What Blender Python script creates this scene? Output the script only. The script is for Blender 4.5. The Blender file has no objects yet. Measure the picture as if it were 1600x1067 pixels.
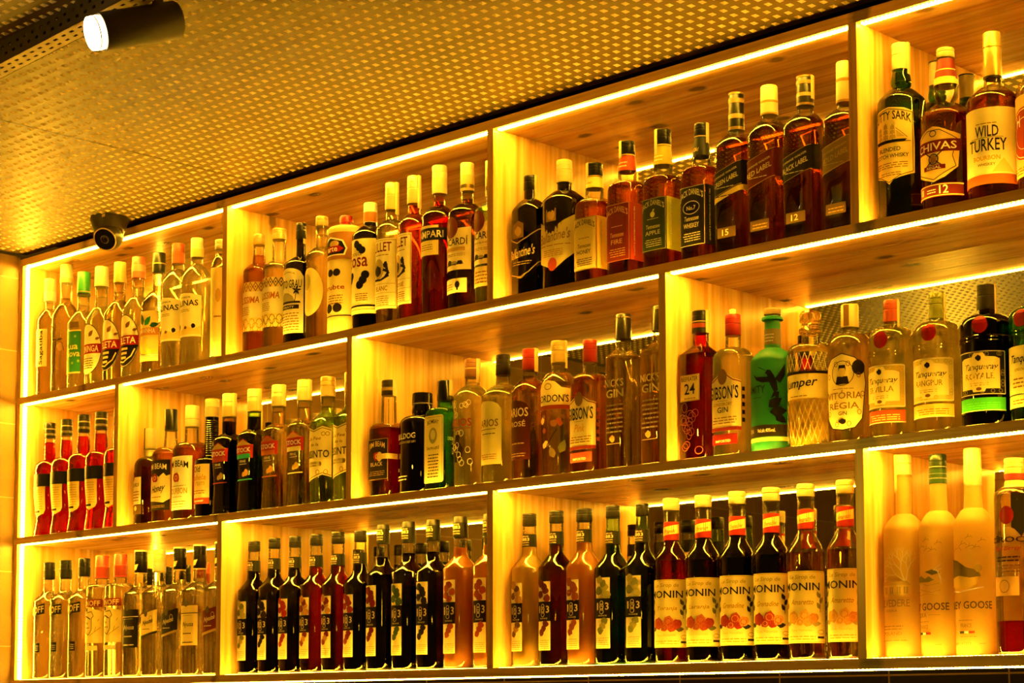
import bpy, bmesh, math, random
from mathutils import Vector, Matrix
random.seed(7)
C = bpy.context.scene.collection
SC = bpy.context.scene
PI = math.pi

# ------------------------------------------------------------------ camera
cam_d = bpy.data.cameras.new('camera')
cam = bpy.data.objects.new('camera', cam_d); C.objects.link(cam)
cam.location = (4.76795, -2.92583, -0.10387)
R_ = Vector((0.715159, 0.698962, -0.000524)); U_ = Vector((0.062312, -0.063008, 0.996066)); F_ = Vector((-0.696179, 0.712378, 0.088615))
cam.matrix_world = Matrix(((R_.x, U_.x, -F_.x, 4.76795), (R_.y, U_.y, -F_.y, -2.92583), (R_.z, U_.z, -F_.z, -0.10387), (0, 0, 0, 1)))
cam_d.sensor_fit = 'HORIZONTAL'; cam_d.sensor_width = 36.0
cam_d.lens = 3092.42 / 1600 * 36
cam_d.shift_x = -0.00096; cam_d.shift_y = 0.19562
cam_d.clip_start = 0.05; cam_d.clip_end = 60
SC.camera = cam

# ------------------------------------------------------------------ world, view
w = bpy.data.worlds.new('dim_bar'); SC.world = w; w.use_nodes = True
w.node_tree.nodes['Background'].inputs[0].default_value = (1.0, 0.42, 0.015, 1)
w.node_tree.nodes['Background'].inputs[1].default_value = 0.055
SC.view_settings.view_transform = 'Standard'; SC.view_settings.look = 'None'
SC.view_settings.exposure = 0.0; SC.view_settings.gamma = 1.0; SC.view_settings.use_curve_mapping = False
SC.render.engine = 'CYCLES'
cy = SC.cycles
cy.max_bounces = 12; cy.diffuse_bounces = 4; cy.glossy_bounces = 4; cy.transmission_bounces = 10; cy.transparent_max_bounces = 24
cy.sample_clamp_indirect = 25.0; cy.blur_glossy = 0.3
cy.use_denoising = True

WARM = (1.0, 0.54, 0.024)
LED = 130.0

# room lamps of the bar in front of the shelf (out of the frame)
def lamp(name, loc, target, power, size, col=WARM):
    d = bpy.data.lights.new(name, 'SPOT'); d.energy = power; d.color = col; d.shadow_soft_size = size; d.spot_size = math.radians(120); d.spot_blend = 0.6
    o = bpy.data.objects.new(name, d); C.objects.link(o); o.location = loc
    o.rotation_euler = (Vector(target) - Vector(loc)).to_track_quat('-Z', 'Y').to_euler()
    return o
lamp('room_lamp', (0.7, -3.2, 0.62), (1.9, -0.3, 1.15), 60, 0.06)
lamp('counter_lamp', (4.3, -3.2, 0.3), (2.4, 0, 0.6), 14, 0.12)

# ------------------------------------------------------------------ materials
MATS = {}
def nt(name):
    m = bpy.data.materials.new(name); m.use_nodes = True
    return m, m.node_tree, m.node_tree.nodes, m.node_tree.links, m.node_tree.nodes['Principled BSDF']
def paint(col, rough=0.5, metal=0.0, name=None, spec=0.4):
    k = ('paint', tuple(col), rough, metal, spec)
    if k not in MATS:
        m, t, n, l, b = nt(name or 'paint_%d' % len(MATS))
        tc = n.new('ShaderNodeTexCoord'); ns = n.new('ShaderNodeTexNoise'); ns.inputs['Scale'].default_value = 60
        l.new(tc.outputs['Object'], ns.inputs['Vector'])
        hs = n.new('ShaderNodeHueSaturation'); hs.inputs['Color'].default_value = (*col, 1)
        mr = n.new('ShaderNodeMapRange'); mr.inputs['To Min'].default_value = 0.92; mr.inputs['To Max'].default_value = 1.08
        l.new(ns.outputs['Fac'], mr.inputs['Value']); l.new(mr.outputs[0], hs.inputs['Value']); l.new(hs.outputs[0], b.inputs['Base Color'])
        b.inputs['Roughness'].default_value = rough; b.inputs['Metallic'].default_value = metal
        b.inputs['Specular IOR Level'].default_value = spec
        MATS[k] = m
    return MATS[k]

def wood(axis, tone=1.0, name='pine'):
    k = ('wood', axis, tone)
    if k in MATS: return MATS[k]
    m, t, n, l, b = nt(name)
    tc = n.new('ShaderNodeTexCoord'); mp = n.new('ShaderNodeMapping')
    s = [34.0, 34.0, 34.0]; s[axis] = 1.7
    mp.inputs['Scale'].default_value = s
    l.new(tc.outputs['Object'], mp.inputs['Vector'])
    n1 = n.new('ShaderNodeTexNoise'); n1.inputs['Scale'].default_value = 1.0; n1.inputs['Detail'].default_value = 6; n1.inputs['Distortion'].default_value = 0.8
    l.new(mp.outputs[0], n1.inputs['Vector'])
    mp2 = n.new('ShaderNodeMapping'); s2 = [95.0, 95.0, 95.0]; s2[axis] = 3.0; mp2.inputs['Scale'].default_value = s2
    l.new(tc.outputs['Object'], mp2.inputs['Vector'])
    n2 = n.new('ShaderNodeTexNoise'); n2.inputs['Scale'].default_value = 1.0; n2.inputs['Detail'].default_value = 3
    l.new(mp2.outputs[0], n2.inputs['Vector'])
    # knots
    mp3 = n.new('ShaderNodeMapping'); mp3.inputs['Scale'].default_value = (5.0, 9.0, 1.0) if axis == 0 else (4.0, 9.0, 3.2)
    l.new(tc.outputs['Object'], mp3.inputs['Vector'])
    nd = n.new('ShaderNodeTexNoise'); nd.inputs['Scale'].default_value = 40.0; l.new(tc.outputs['Object'], nd.inputs['Vector'])
    ad = n.new('ShaderNodeMix'); ad.data_type = 'RGBA'; ad.blend_type = 'ADD'; ad.inputs[0].default_value = 0.12
    l.new(mp3.outputs[0], ad.inputs[6]); l.new(nd.outputs['Color'], ad.inputs[7])
    vo = n.new('ShaderNodeTexVoronoi'); vo.inputs['Scale'].default_value = 1.0; vo.voronoi_dimensions = '2D' if axis == 0 else '3D'
    l.new(ad.outputs[2], vo.inputs['Vector'])
    sc = n.new('ShaderNodeSeparateColor'); l.new(vo.outputs['Color'], sc.inputs[0])
    gt = n.new('ShaderNodeMath'); gt.operation = 'LESS_THAN'; gt.inputs[1].default_value = 0.55; l.new(sc.outputs[0], gt.inputs[0])
    md = n.new('ShaderNodeMath'); md.operation = 'ADD'; l.new(vo.outputs['Distance'], md.inputs[0]); l.new(gt.outputs[0], md.inputs[1])
    kr = n.new('ShaderNodeValToRGB'); kr.color_ramp.elements[0].position = 0.07; kr.color_ramp.elements[0].color = (0.12, 0.10, 0.08, 1)
    kr.color_ramp.elements[1].position = 0.14; kr.color_ramp.elements[1].color = (1, 1, 1, 1)
    l.new(md.outputs[0], kr.inputs[0])
    r = n.new('ShaderNodeValToRGB')
    e = r.color_ramp.elements
    e[0].position = 0.33; e[0].color = (0.60 * tone, 0.30 * tone, 0.08 * tone, 1)
    e[1].position = 0.62; e[1].color = (0.88 * tone, 0.55 * tone, 0.22 * tone, 1)
    l.new(n1.outputs['Fac'], r.inputs[0])
    mx = n.new('ShaderNodeMix'); mx.data_type = 'RGBA'; mx.blend_type = 'MULTIPLY'; mx.inputs[0].default_value = 0.35
    r2 = n.new('ShaderNodeValToRGB'); r2.color_ramp.elements[0].position = 0.35; r2.color_ramp.elements[1].position = 0.6
    r2.color_ramp.elements[0].color = (0.5, 0.5, 0.5, 1)
    l.new(n2.outputs['Fac'], r2.inputs[0]); l.new(r.outputs[0], mx.inputs[6]); l.new(r2.outputs[0], mx.inputs[7])
    mk = n.new('ShaderNodeMix'); mk.data_type = 'RGBA'; mk.blend_type = 'MULTIPLY'; mk.inputs[0].default_value = 0.8
    l.new(mx.outputs[2], mk.inputs[6]); l.new(kr.outputs[0], mk.inputs[7])
    l.new(mk.outputs[2], b.inputs['Base Color'])
    b.inputs['Roughness'].default_value = 0.26
    bp = n.new('ShaderNodeBump'); bp.inputs['Strength'].default_value = 0.12; bp.inputs['Distance'].default_value = 0.002
    l.new(n2.outputs['Fac'], bp.inputs['Height']); l.new(bp.outputs[0], b.inputs['Normal'])
    MATS[k] = m
    return m

def led_mat(axis, power=1.0):
    k = ('led', axis, power)
    if k in MATS: return MATS[k]
    m, t, n, l, b = nt('led_tape')
    tc = n.new('ShaderNodeTexCoord'); sp = n.new('ShaderNodeSeparateXYZ'); l.new(tc.outputs['Object'], sp.inputs[0])
    dv = n.new('ShaderNodeMath'); dv.operation = 'MULTIPLY'; dv.inputs[1].default_value = 1 / 0.0085; l.new(sp.outputs[axis], dv.inputs[0])
    fr = n.new('ShaderNodeMath'); fr.operation = 'FRACT'; l.new(dv.outputs[0], fr.inputs[0])
    sb = n.new('ShaderNodeMath'); sb.operation = 'SUBTRACT'; sb.inputs[1].default_value = 0.5; l.new(fr.outputs[0], sb.inputs[0])
    ab = n.new('ShaderNodeMath'); ab.operation = 'ABSOLUTE'; l.new(sb.outputs[0], ab.inputs[0])
    mr = n.new('ShaderNodeMapRange'); mr.interpolation_type = 'SMOOTHSTEP'
    mr.inputs['From Min'].default_value = 0.20; mr.inputs['From Max'].default_value = 0.44
    mr.inputs['To Min'].default_value = 2.3; mr.inputs['To Max'].default_value = 0.06
    l.new(ab.outputs[0], mr.inputs['Value'])
    ml = n.new('ShaderNodeMath'); ml.operation = 'MULTIPLY'; ml.inputs[1].default_value = LED * power; l.new(mr.outputs[0], ml.inputs[0])
    b.inputs['Base Color'].default_value = (0.8, 0.7, 0.5, 1)
    b.inputs['Emission Color'].default_value = (*WARM, 1)
    l.new(ml.outputs[0], b.inputs['Emission Strength'])
    MATS[k] = m
    return m

def tile_mat(c1, c2, grout, wx, wz, offx, offz, rough, name, axes=(0, 2), bond=0.0, bump=0.4):
    """square tiles from object coordinates (real metres)"""
    m, t, n, l, b = nt(name)
    tc = n.new('ShaderNodeTexCoord'); sp = n.new('ShaderNodeSeparateXYZ'); l.new(tc.outputs['Object'], sp.inputs[0])
    cb = n.new('ShaderNodeCombineXYZ')
    for i, (a, o_) in enumerate(zip(axes, (offx, offz))):
        ad = n.new('ShaderNodeMath'); ad.operation = 'SUBTRACT'; ad.inputs[1].default_value = o_; l.new(sp.outputs[a], ad.inputs[0]); l.new(ad.outputs[0], cb.inputs[i])
    br = n.new('ShaderNodeTexBrick'); br.offset = bond; br.inputs['Scale'].default_value = 1.0
    br.inputs['Brick Width'].default_value = wx; br.inputs['Row Height'].default_value = wz; br.inputs['Mortar Size'].default_value = 0.0016
    br.inputs['Color1'].default_value = (*c1, 1); br.inputs['Color2'].default_value = (*c2, 1); br.inputs['Mortar'].default_value = (*grout, 1)
    l.new(cb.outputs[0], br.inputs['Vector'])
    ns = n.new('ShaderNodeTexNoise'); ns.inputs['Scale'].default_value = 14; ns.inputs['Detail'].default_value = 5; l.new(tc.outputs['Object'], ns.inputs['Vector'])
    mr = n.new('ShaderNodeMapRange'); mr.inputs['To Min'].default_value = 0.75; mr.inputs['To Max'].default_value = 1.2; l.new(ns.outputs['Fac'], mr.inputs['Value'])
    mx = n.new('ShaderNodeMix'); mx.data_type = 'RGBA'; mx.blend_type = 'MULTIPLY'; mx.inputs[0].default_value = 1.0
    l.new(br.outputs['Color'], mx.inputs[6]); l.new(mr.outputs[0], mx.inputs[7]); l.new(mx.outputs[2], b.inputs['Base Color'])
    b.inputs['Roughness'].default_value = rough
    bp = n.new('ShaderNodeBump'); bp.inputs['Strength'].default_value = bump; bp.inputs['Distance'].default_value = 0.002
    l.new(br.outputs['Fac'], bp.inputs['Height']); bp.invert = True; l.new(bp.outputs[0], b.inputs['Normal'])
    return m

# ------------------------------------------------------------------ object helpers
def mesh_obj(name, verts, faces, mat, parent=None, smooth=False):
    me = bpy.data.meshes.new(name); me.from_pydata(verts, [], faces); me.update()
    if smooth: me.shade_smooth()
    if mat is not None: me.materials.append(mat)
    o = bpy.data.objects.new(name, me); C.objects.link(o)
    if parent is not None: o.parent = parent
    return o
def thing(name, label, cat, loc=(0, 0, 0), group=None):
    o = bpy.data.objects.new(name, None); C.objects.link(o); o.location = loc; o.empty_display_size = 0.02
    o['label'] = label; o['category'] = cat
    if group: o['group'] = group
    return o
def boxes_mesh(bs):
    v, f = [], []
    for (x0, x1, y0, y1, z0, z1) in bs:
        k = len(v)
        v += [(x0, y0, z0), (x1, y0, z0), (x1, y1, z0), (x0, y1, z0), (x0, y0, z1), (x1, y0, z1), (x1, y1, z1), (x0, y1, z1)]
        f += [(k, k + 3, k + 2, k + 1), (k + 4, k + 5, k + 6, k + 7), (k, k + 1, k + 5, k + 4), (k + 1, k + 2, k + 6, k + 5), (k + 2, k + 3, k + 7, k + 6), (k + 3, k, k + 4, k + 7)]
    return v, f
def box(name, bs, mat, parent=None, bevel=0.0):
    v, f = boxes_mesh(bs)
    o = mesh_obj(name, v, f, mat, parent)
    if bevel:
        bm = bmesh.new(); bm.from_mesh(o.data)
        bmesh.ops.bevel(bm, geom=bm.edges[:], offset=bevel, segments=2, affect='EDGES', profile=0.5)
        bm.to_mesh(o.data); bm.free()
    return o
def lathe(name, prof, mat, parent=None, seg=28, close=True):
    """prof: (z, r) from bottom to top, axis z"""
    v, f = [], []
    for (z, r) in prof:
        for i in range(seg):
            a = 2 * PI * i / seg; v.append((r * math.cos(a), r * math.sin(a), z))
    for j in range(len(prof) - 1):
        for i in range(seg):
            i2 = (i + 1) % seg
            f.append((j * seg + i, j * seg + i2, (j + 1) * seg + i2, (j + 1) * seg + i))
    if close:
        f.append(tuple(reversed(range(seg)))); k = (len(prof) - 1) * seg; f.append(tuple(range(k, k + seg)))
    o = mesh_obj(name, v, f, mat, parent)
    me = o.data
    me.shade_smooth()
    try: me.set_sharp_from_angle(angle=math.radians(35))
    except Exception: pass
    return o

# ------------------------------------------------------------------ room
def struct(o): o['kind'] = 'structure'; return o
left_tile = tile_mat((0.40, 0.245, 0.10), (0.35, 0.215, 0.085), (0.62, 0.46, 0.22), 0.41, 0.205, 0.0, 0.0925, 0.45, 'sand_tile', axes=(1, 2))
dark_tile = tile_mat((0.035, 0.022, 0.016), (0.045, 0.028, 0.02), (0.70, 0.45, 0.2), 0.235, 0.20, 0.2633 - 0.025, -0.23, 0.12, 'black_glazed_tile')
struct(box('wall_left', [(-0.14, -0.0185, -3.6, 0.30, -1.3, 1.180)], left_tile))
struct(box('wall_back', [(-0.14, 5.2, 0.252, 0.34, -1.3, 1.26)], paint((0.05, 0.035, 0.025), 0.8)))
struct(box('trim_1', [(-0.0182, 5.2, 0.0, 0.252, -1.3, -0.0215)], dark_tile))
struct(box('floor', [(-0.14, 5.2, -3.6, 0.34, -1.36, -1.30)], paint((0.06, 0.045, 0.035), 0.5)))
# near-black slab over the ceiling; its colour puts the shade in the gap
struct(box('gap_shade_slab', [(-0.14, 5.2, -3.6, 0.34, 1.262, 1.30)], paint((0.02, 0.015, 0.01), 0.9)))

def build_ceiling():
    px, py = 0.0262, 0.0306           # pitch of the pressed squares
    zc = 1.188
    x0, x1, y0, y1 = -0.0185, 5.1, -3.5, 0.022
    v, f = [], []; nb = 0
    seams = [(1.045 - 0.0015, 1.045 + 0.0015)]
    xs = [x0, seams[0][0], seams[0][1], x1]
    for a, b_ in ((xs[0], xs[1]), (xs[2], xs[3])):
        k = len(v); v += [(a, y0, zc), (b_, y0, zc), (b_, y1, zc), (a, y1, zc), (a, y0, zc + .003), (b_, y0, zc + .003), (b_, y1, zc + .003), (a, y1, zc + .003)]
        f += [(k, k + 3, k + 2, k + 1), (k + 4, k + 5, k + 6, k + 7), (k, k + 1, k + 5, k + 4), (k + 1, k + 2, k + 6, k + 5), (k + 2, k + 3, k + 7, k + 6), (k + 3, k, k + 4, k + 7)]
    nb = len(f)
    hx, hy, h = px * 0.215, py * 0.215, 0.0040
    nx = int((x1 - x0) / px); ny = int((y1 - y0) / py)
    for i in range(nx):
        cx = 1.8697 + (i - 71) * px
        if cx - hx < x0 + .002 or cx + hx > x1: continue
        if abs(cx - 1.045) < hx + .003: continue
        for j in range(ny):
            cyy = -0.0085 - j * py
            k = len(v)
            v += [(cx - hx, cyy - hy, zc), (cx + hx, cyy - hy, zc), (cx + hx, cyy + hy, zc), (cx - hx, cyy + hy, zc), (cx, cyy, zc - h)]
            f += [(k, k + 4, k + 1), (k + 1, k + 4, k + 2), (k + 2, k + 4, k + 3), (k + 3, k + 4, k)]
    m, t, n, l, b = nt('pressed_ceiling_sheet')
    tc = n.new('ShaderNodeTexCoord'); ns = n.new('ShaderNodeTexNoise'); ns.inputs['Scale'].default_value = 3.0; ns.inputs['Detail'].default_value = 6
    l.new(tc.outputs['Object'], ns.inputs['Vector'])
    r = n.new('ShaderNodeValToRGB'); r.color_ramp.elements[0].color = (0.115, 0.078, 0.030, 1); r.color_ramp.elements[1].color = (0.165, 0.112, 0.044, 1)
    l.new(ns.outputs['Fac'], r.inputs[0]); l.new(r.outputs[0], b.inputs['Base Color']); b.inputs['Roughness'].default_value = 0.5
    o = mesh_obj('ceiling', v, f, m); o.data.materials.append(paint((0.86, 0.70, 0.36), 0.5))  # paler squares carry the brighter light on their facets in the colour
    for p in o.data.polygons:
        if p.index >= nb: p.material_index = 1
    return struct(o)
build_ceiling()

# ------------------------------------------------------------------ shelf unit
ROW = {1: (0.7803, 1.1500), 2: (0.3905, 0.7617), 3: (0.0, 0.3719)}      # floor and ceiling height of every row
XR = 3.42
COLS = {1: [(0.9085, 0.9265), (1.832, 1.850), (2.759, 2.777)],
        2: [(0.457, 0.475), (1.378, 1.396), (2.3065, 2.3245), (3.236, 3.254)],
        3: [(0.902, 0.920), (1.8315, 1.8495), (2.7595, 2.7775)]}
DEPTH = 0.2415
shelf = thing('back_bar_shelf', 'long pine back-bar shelf with three staggered rows of lit bays full of bottles', 'shelf', (0, 0, -0.0188))
def sh(o): o.location.z += 0.0188; return o
for zt, zb in ((1.170, 1.150), (0.7803, 0.7617), (0.3905, 0.3719), (0.0, -0.0188)):
    sh(box('shelf_board', [(-0.0178, XR, 0, 0.1175, zb, zt), (-0.0178, XR, 0.1193, DEPTH, zb, zt), (-0.0178, XR, 0.1170, 0.1200, zb + 0.004, zt - 0.0005)], wood(0), shelf))
sh(box('side_panel', [(-0.0178, 0.0, 0.0006, DEPTH, zb, zt) for zb, zt in ((0.7803, 1.15), (0.3905, 0.7617), (0.0, 0.3719))], wood(2), shelf))
mir_m, _t, _n, _l, mir_b = nt('mirror')
mir_b.inputs['Base Color'].default_value = (0.80, 0.76, 0.66, 1); mir_b.inputs['Metallic'].default_value = 1.0; mir_b.inputs['Roughness'].default_value = 0.015
BAYS = []
for row, (z0, z1) in ROW.items():
    edges = [(-0.0178, 0.0)] + COLS[row] + [(XR - 0.018, XR)]
    for i, (a, b_) in enumerate(edges[1:]):
        if b_ > XR: continue
        sh(box('upright', [(a, b_, 0.0004, DEPTH, z0, z1)], wood(2), shelf))
    for (a, b_), (c, d) in zip(edges[:-1], edges[1:]):
        if c - b_ < 0.05: continue
        BAYS.append((row, b_, c, z0, z1))
        sh(box('mirror_panel', [(b_ + .0004, c - .0004, DEPTH - 0.0045, DEPTH - 0.0005, z0 + .0004, z1 - .0004)], mir_m, shelf))
        sh(box('led_strip', [(b_ + 0.004, c - 0.0035, 0.0105, 0.0205, z1 - 0.0020, z1 - .0001)], led_mat(0), shelf))
        sh(box('led_strip', [(b_ + 0.004, c - 0.0035, 0.0135, 0.0215, z0 + 0.0001, z0 + 0.0011)], led_mat(0, 0.5), shelf))
    sh(box('led_strip', [(0.0001, 0.0030, 0.0105, 0.0205, z0 + 0.003, z1 - 0.004)], led_mat(2), shelf))
sh(box('led_strip', [(-0.0175, XR, -0.0004 + 0.004, 0.013, -0.0212, -0.0189)], led_mat(0), shelf))

# ------------------------------------------------------------------ glass, liquids
def thin_glass(col=(0.97, 0.97, 0.95), name='clear_glass', rough=0.02):
    k = ('thin', tuple(col), rough)
    if k in MATS: return MATS[k]
    m = bpy.data.materials.new(name); m.use_nodes = True; n = m.node_tree.nodes; l = m.node_tree.links
    n.remove(n['Principled BSDF'])
    tr = n.new('ShaderNodeBsdfTransparent'); tr.inputs[0].default_value = (*col, 1)
    gl = n.new('ShaderNodeBsdfGlossy'); gl.inputs['Roughness'].default_value = rough; gl.inputs[0].default_value = (1, 1, 1, 1)
    fr = n.new('ShaderNodeFresnel'); fr.inputs[0].default_value = 1.5
    mr = n.new('ShaderNodeMapRange'); mr.inputs['From Max'].default_value = 1.0; mr.inputs['To Min'].default_value = 0.01; mr.inputs['To Max'].default_value = 0.85
    l.new(fr.outputs[0], mr.inputs['Value'])
    mx = n.new('ShaderNodeMixShader'); l.new(mr.outputs[0], mx.inputs[0]); l.new(tr.outputs[0], mx.inputs[1]); l.new(gl.outputs[0], mx.inputs[2])
    l.new(mx.outputs[0], n['Material Output'].inputs[0])
    MATS[k] = m
    return m
def liquid(col, rough=0.0, ior=1.33, name='liquid'):
    """clear drink: part of the light is bent by it, part runs straight through"""
    k = ('liq', tuple(col), rough)
    if k in MATS: return MATS[k]
    m, t, n, l, b = nt(name)
    b.inputs['Base Color'].default_value = (*col, 1); b.inputs['Transmission Weight'].default_value = 1.0
    b.inputs['Roughness'].default_value = rough; b.inputs['IOR'].default_value = ior
    b.inputs['Specular IOR Level'].default_value = 0.3
    tr = n.new('ShaderNodeBsdfTransparent'); tr.inputs[0].default_value = (*col, 1)
    mx = n.new('ShaderNodeMixShader'); mx.inputs[0].default_value = 0.40 if min(col[:2]) > .8 else 0.50
    l.new(b.outputs[0], mx.inputs[1]); l.new(tr.outputs[0], mx.inputs[2]); l.new(mx.outputs[0], n['Material Output'].inputs[0])
    MATS[k] = m
    return m
def glow(col, name='lit_spirit'):
    """clear spirit with scatter added to make it glow; bends and passes light too"""
    k = ('glow', tuple(col))
    if k in MATS: return MATS[k]
    m, t, n, l, b = nt(name)
    b.inputs['Base Color'].default_value = (*col, 1); b.inputs['Transmission Weight'].default_value = 1.0; b.inputs['Roughness'].default_value = 0.03; b.inputs['IOR'].default_value = 1.33
    tr = n.new('ShaderNodeBsdfTransparent'); tr.inputs[0].default_value = (*col, 1)
    tl = n.new('ShaderNodeBsdfTranslucent'); tl.inputs[0].default_value = (*col, 1)
    m1 = n.new('ShaderNodeMixShader'); m1.inputs[0].default_value = 0.4; m2 = n.new('ShaderNodeMixShader'); m2.inputs[0].default_value = 0.15
    l.new(b.outputs[0], m1.inputs[1]); l.new(tr.outputs[0], m1.inputs[2]); l.new(m1.outputs[0], m2.inputs[1]); l.new(tl.outputs[0], m2.inputs[2]); l.new(m2.outputs[0], n['Material Output'].inputs[0])
    MATS[k] = m
    return m
def milky(col, trans=0.55, rough=0.35, name='milky', spec=0.4):
    """cloudy syrup or frosted glass: lets light through diffusely"""
    k = ('milky', tuple(col), trans, rough)
    if k in MATS: return MATS[k]
    m, t, n, l, b = nt(name)
    b.inputs['Base Color'].default_value = (*col, 1); b.inputs['Roughness'].default_value = rough
    tl = n.new('ShaderNodeBsdfTranslucent'); tl.inputs[0].default_value = (*col, 1)
    mx = n.new('ShaderNodeMixShader'); mx.inputs[0].default_value = trans
    l.new(b.outputs[0], mx.inputs[1]); l.new(tl.outputs[0], mx.inputs[2]); l.new(mx.outputs[0], n['Material Output'].inputs[0])
    MATS[k] = m
    return m

# ------------------------------------------------------------------ lettering
TXT = {}
def text2d(s):
    if s not in TXT:
        c = bpy.data.curves.new('lettering', 'FONT'); c.body = s; c.resolution_u = 2; c.offset = 0.012
        o = bpy.data.objects.new('lettering', c)
        me = bpy.data.meshes.new_from_object(o)
        v = [(a.co.x, a.co.y) for a in me.vertices]; f = [tuple(p.vertices) for p in me.polygons]
        bpy.data.objects.remove(o); bpy.data.curves.remove(c); bpy.data.meshes.remove(me)
        x0 = min(a[0] for a in v); x1 = max(a[0] for a in v); y0 = min(a[1] for a in v); y1 = max(a[1] for a in v)
        TXT[s] = ([((a[0] - x0) / (x1 - x0), (a[1] - y0) / (y1 - y0)) for a in v], f, (x1 - x0) / (y1 - y0))
    return TXT[s]

def tone(col):
    """printing inks: reds are deep, blacks are really black"""
    r, g, b_ = col
    if max(col) < .06: return (r * .35, g * .35, b_ * .35)
    if r > 2.6 * g: return (r * .58, g * .40, b_ * .5)
    return col
class Print:
    """flat artwork collected per colour, then bent onto one bottle as one mesh per colour"""
    def __init__(s, bot, parent): s.b = bot; s.p = parent; s.items = {}; s.k = 1
    def _add(s, col, polys, name, metal=False):
        s.items.setdefault((tuple(col), name, metal), []).append((polys, s.k)); s.k += 1
    def text(s, t, u0, u1, z0, z1, col, arch=0.0, slope=0.0, shear=0.0, vert=False, metal=False):
        v, f, asp = text2d(t)
        uc = (u0 + u1) / 2; hw = max(1e-6, (u1 - u0) / 2)
        P = []
        for (x, y) in v:
            if vert: u = u1 - y * (u1 - u0); z = z0 + x * (z1 - z0)
            else:
                u = u0 + x * (u1 - u0); z = z0 + y * (z1 - z0)
                u += shear * (z - z0); z += arch * (1 - ((u - uc) / hw) ** 2) + slope * (u - uc)
            P.append((u, z))
        s._add(col, [[P[i] for i in q] for q in f], 'lettering', metal)
    def rect(s, u0, u1, z0, z1, col, slope=0.0, metal=False):
        s._add(col, [[(u0, z0 + slope * u0), (u1, z0 + slope * u1), (u1, z1 + slope * u1), (u0, z1 + slope * u0)]], 'print', metal)
    def disc(s, u, z, ru, rz, col, ang=0.0, n=14, metal=False):
        ca, sa = math.cos(ang), math.sin(ang); P = []
        for i in range(n):
            a = 2 * PI * i / n; x, y = ru * math.cos(a), rz * math.sin(a); P.append((u + x * ca - y * sa, z + x * sa + y * ca))
        s._add(col, [P], 'print', metal)
    def ring(s, u, z, ru, rz, w, col, n=18):
        pol = []
        for i in range(n):
            a, b_ = 2 * PI * i / n, 2 * PI * (i + 1) / n
            pol.append([(u + ru * math.cos(a), z + rz * math.sin(a)), (u + ru * math.cos(b_), z + rz * math.sin(b_)), (u + (ru - w) * math.cos(b_), z + (rz - w) * math.sin(b_)), (u + (ru - w) * math.cos(a), z + (rz - w) * math.sin(a))])
        s._add(col, pol, 'print')
    def poly(s, pts, col, metal=False): s._add(col, [list(pts)], 'print', metal)
    def line(s, pts, w, col, metal=False):
        pol = []
        for (a, b_) in zip(pts[:-1], pts[1:]):
            dx, dy = b_[0] - a[0], b_[1] - a[1]; L = math.hypot(dx, dy) or 1e-6
            nx, ny = -dy / L * w / 2, dx / L * w / 2
            pol.append([(a[0] + nx, a[1] + ny), (a[0] - nx, a[1] - ny), (b_[0] - nx, b_[1] - ny), (b_[0] + nx, b_[1] + ny)])
        s._add(col, pol, 'print', metal)
    def small(s, u0, u1, z0, z1, n, col, seed=0, th=0.35):
        """rows of print too small to read"""
        rg = random.Random(seed + 11); dz = (z1 - z0) / n; pol = []
        for i in range(n):
            z = z0 + i * dz; u = u0 + rg.random() * (u1 - u0) * .12
            while u < u1 - .0008:
                e = min(u1, u + (u1 - u0) * (.08 + .2 * rg.random()))
                pol.append([(u, z), (e, z), (e, z + dz * th), (u, z + dz * th)]); u = e + (u1 - u0) * .035
        s._add(col, pol, 'print')
    def flush(s):
        for (col, name, metal), groups in s.items.items():
            v, f = [], []
            for polys, k in groups:
                off = 0.00035 + 0.00006 * min(k, 14) + (0.0002 if s.p is not s.b.root else 0.0004)
                for p in polys:
                    vv, ff = s.b.bend(p, off); o_ = len(v)
                    v += vv; f += [tuple(i + o_ for i in q) for q in ff]
            mesh_obj(name, v, f, paint(col, 0.35, 0.9) if metal else paint(tone(col), 0.7, 0.0, spec=0.12), s.p)

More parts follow.
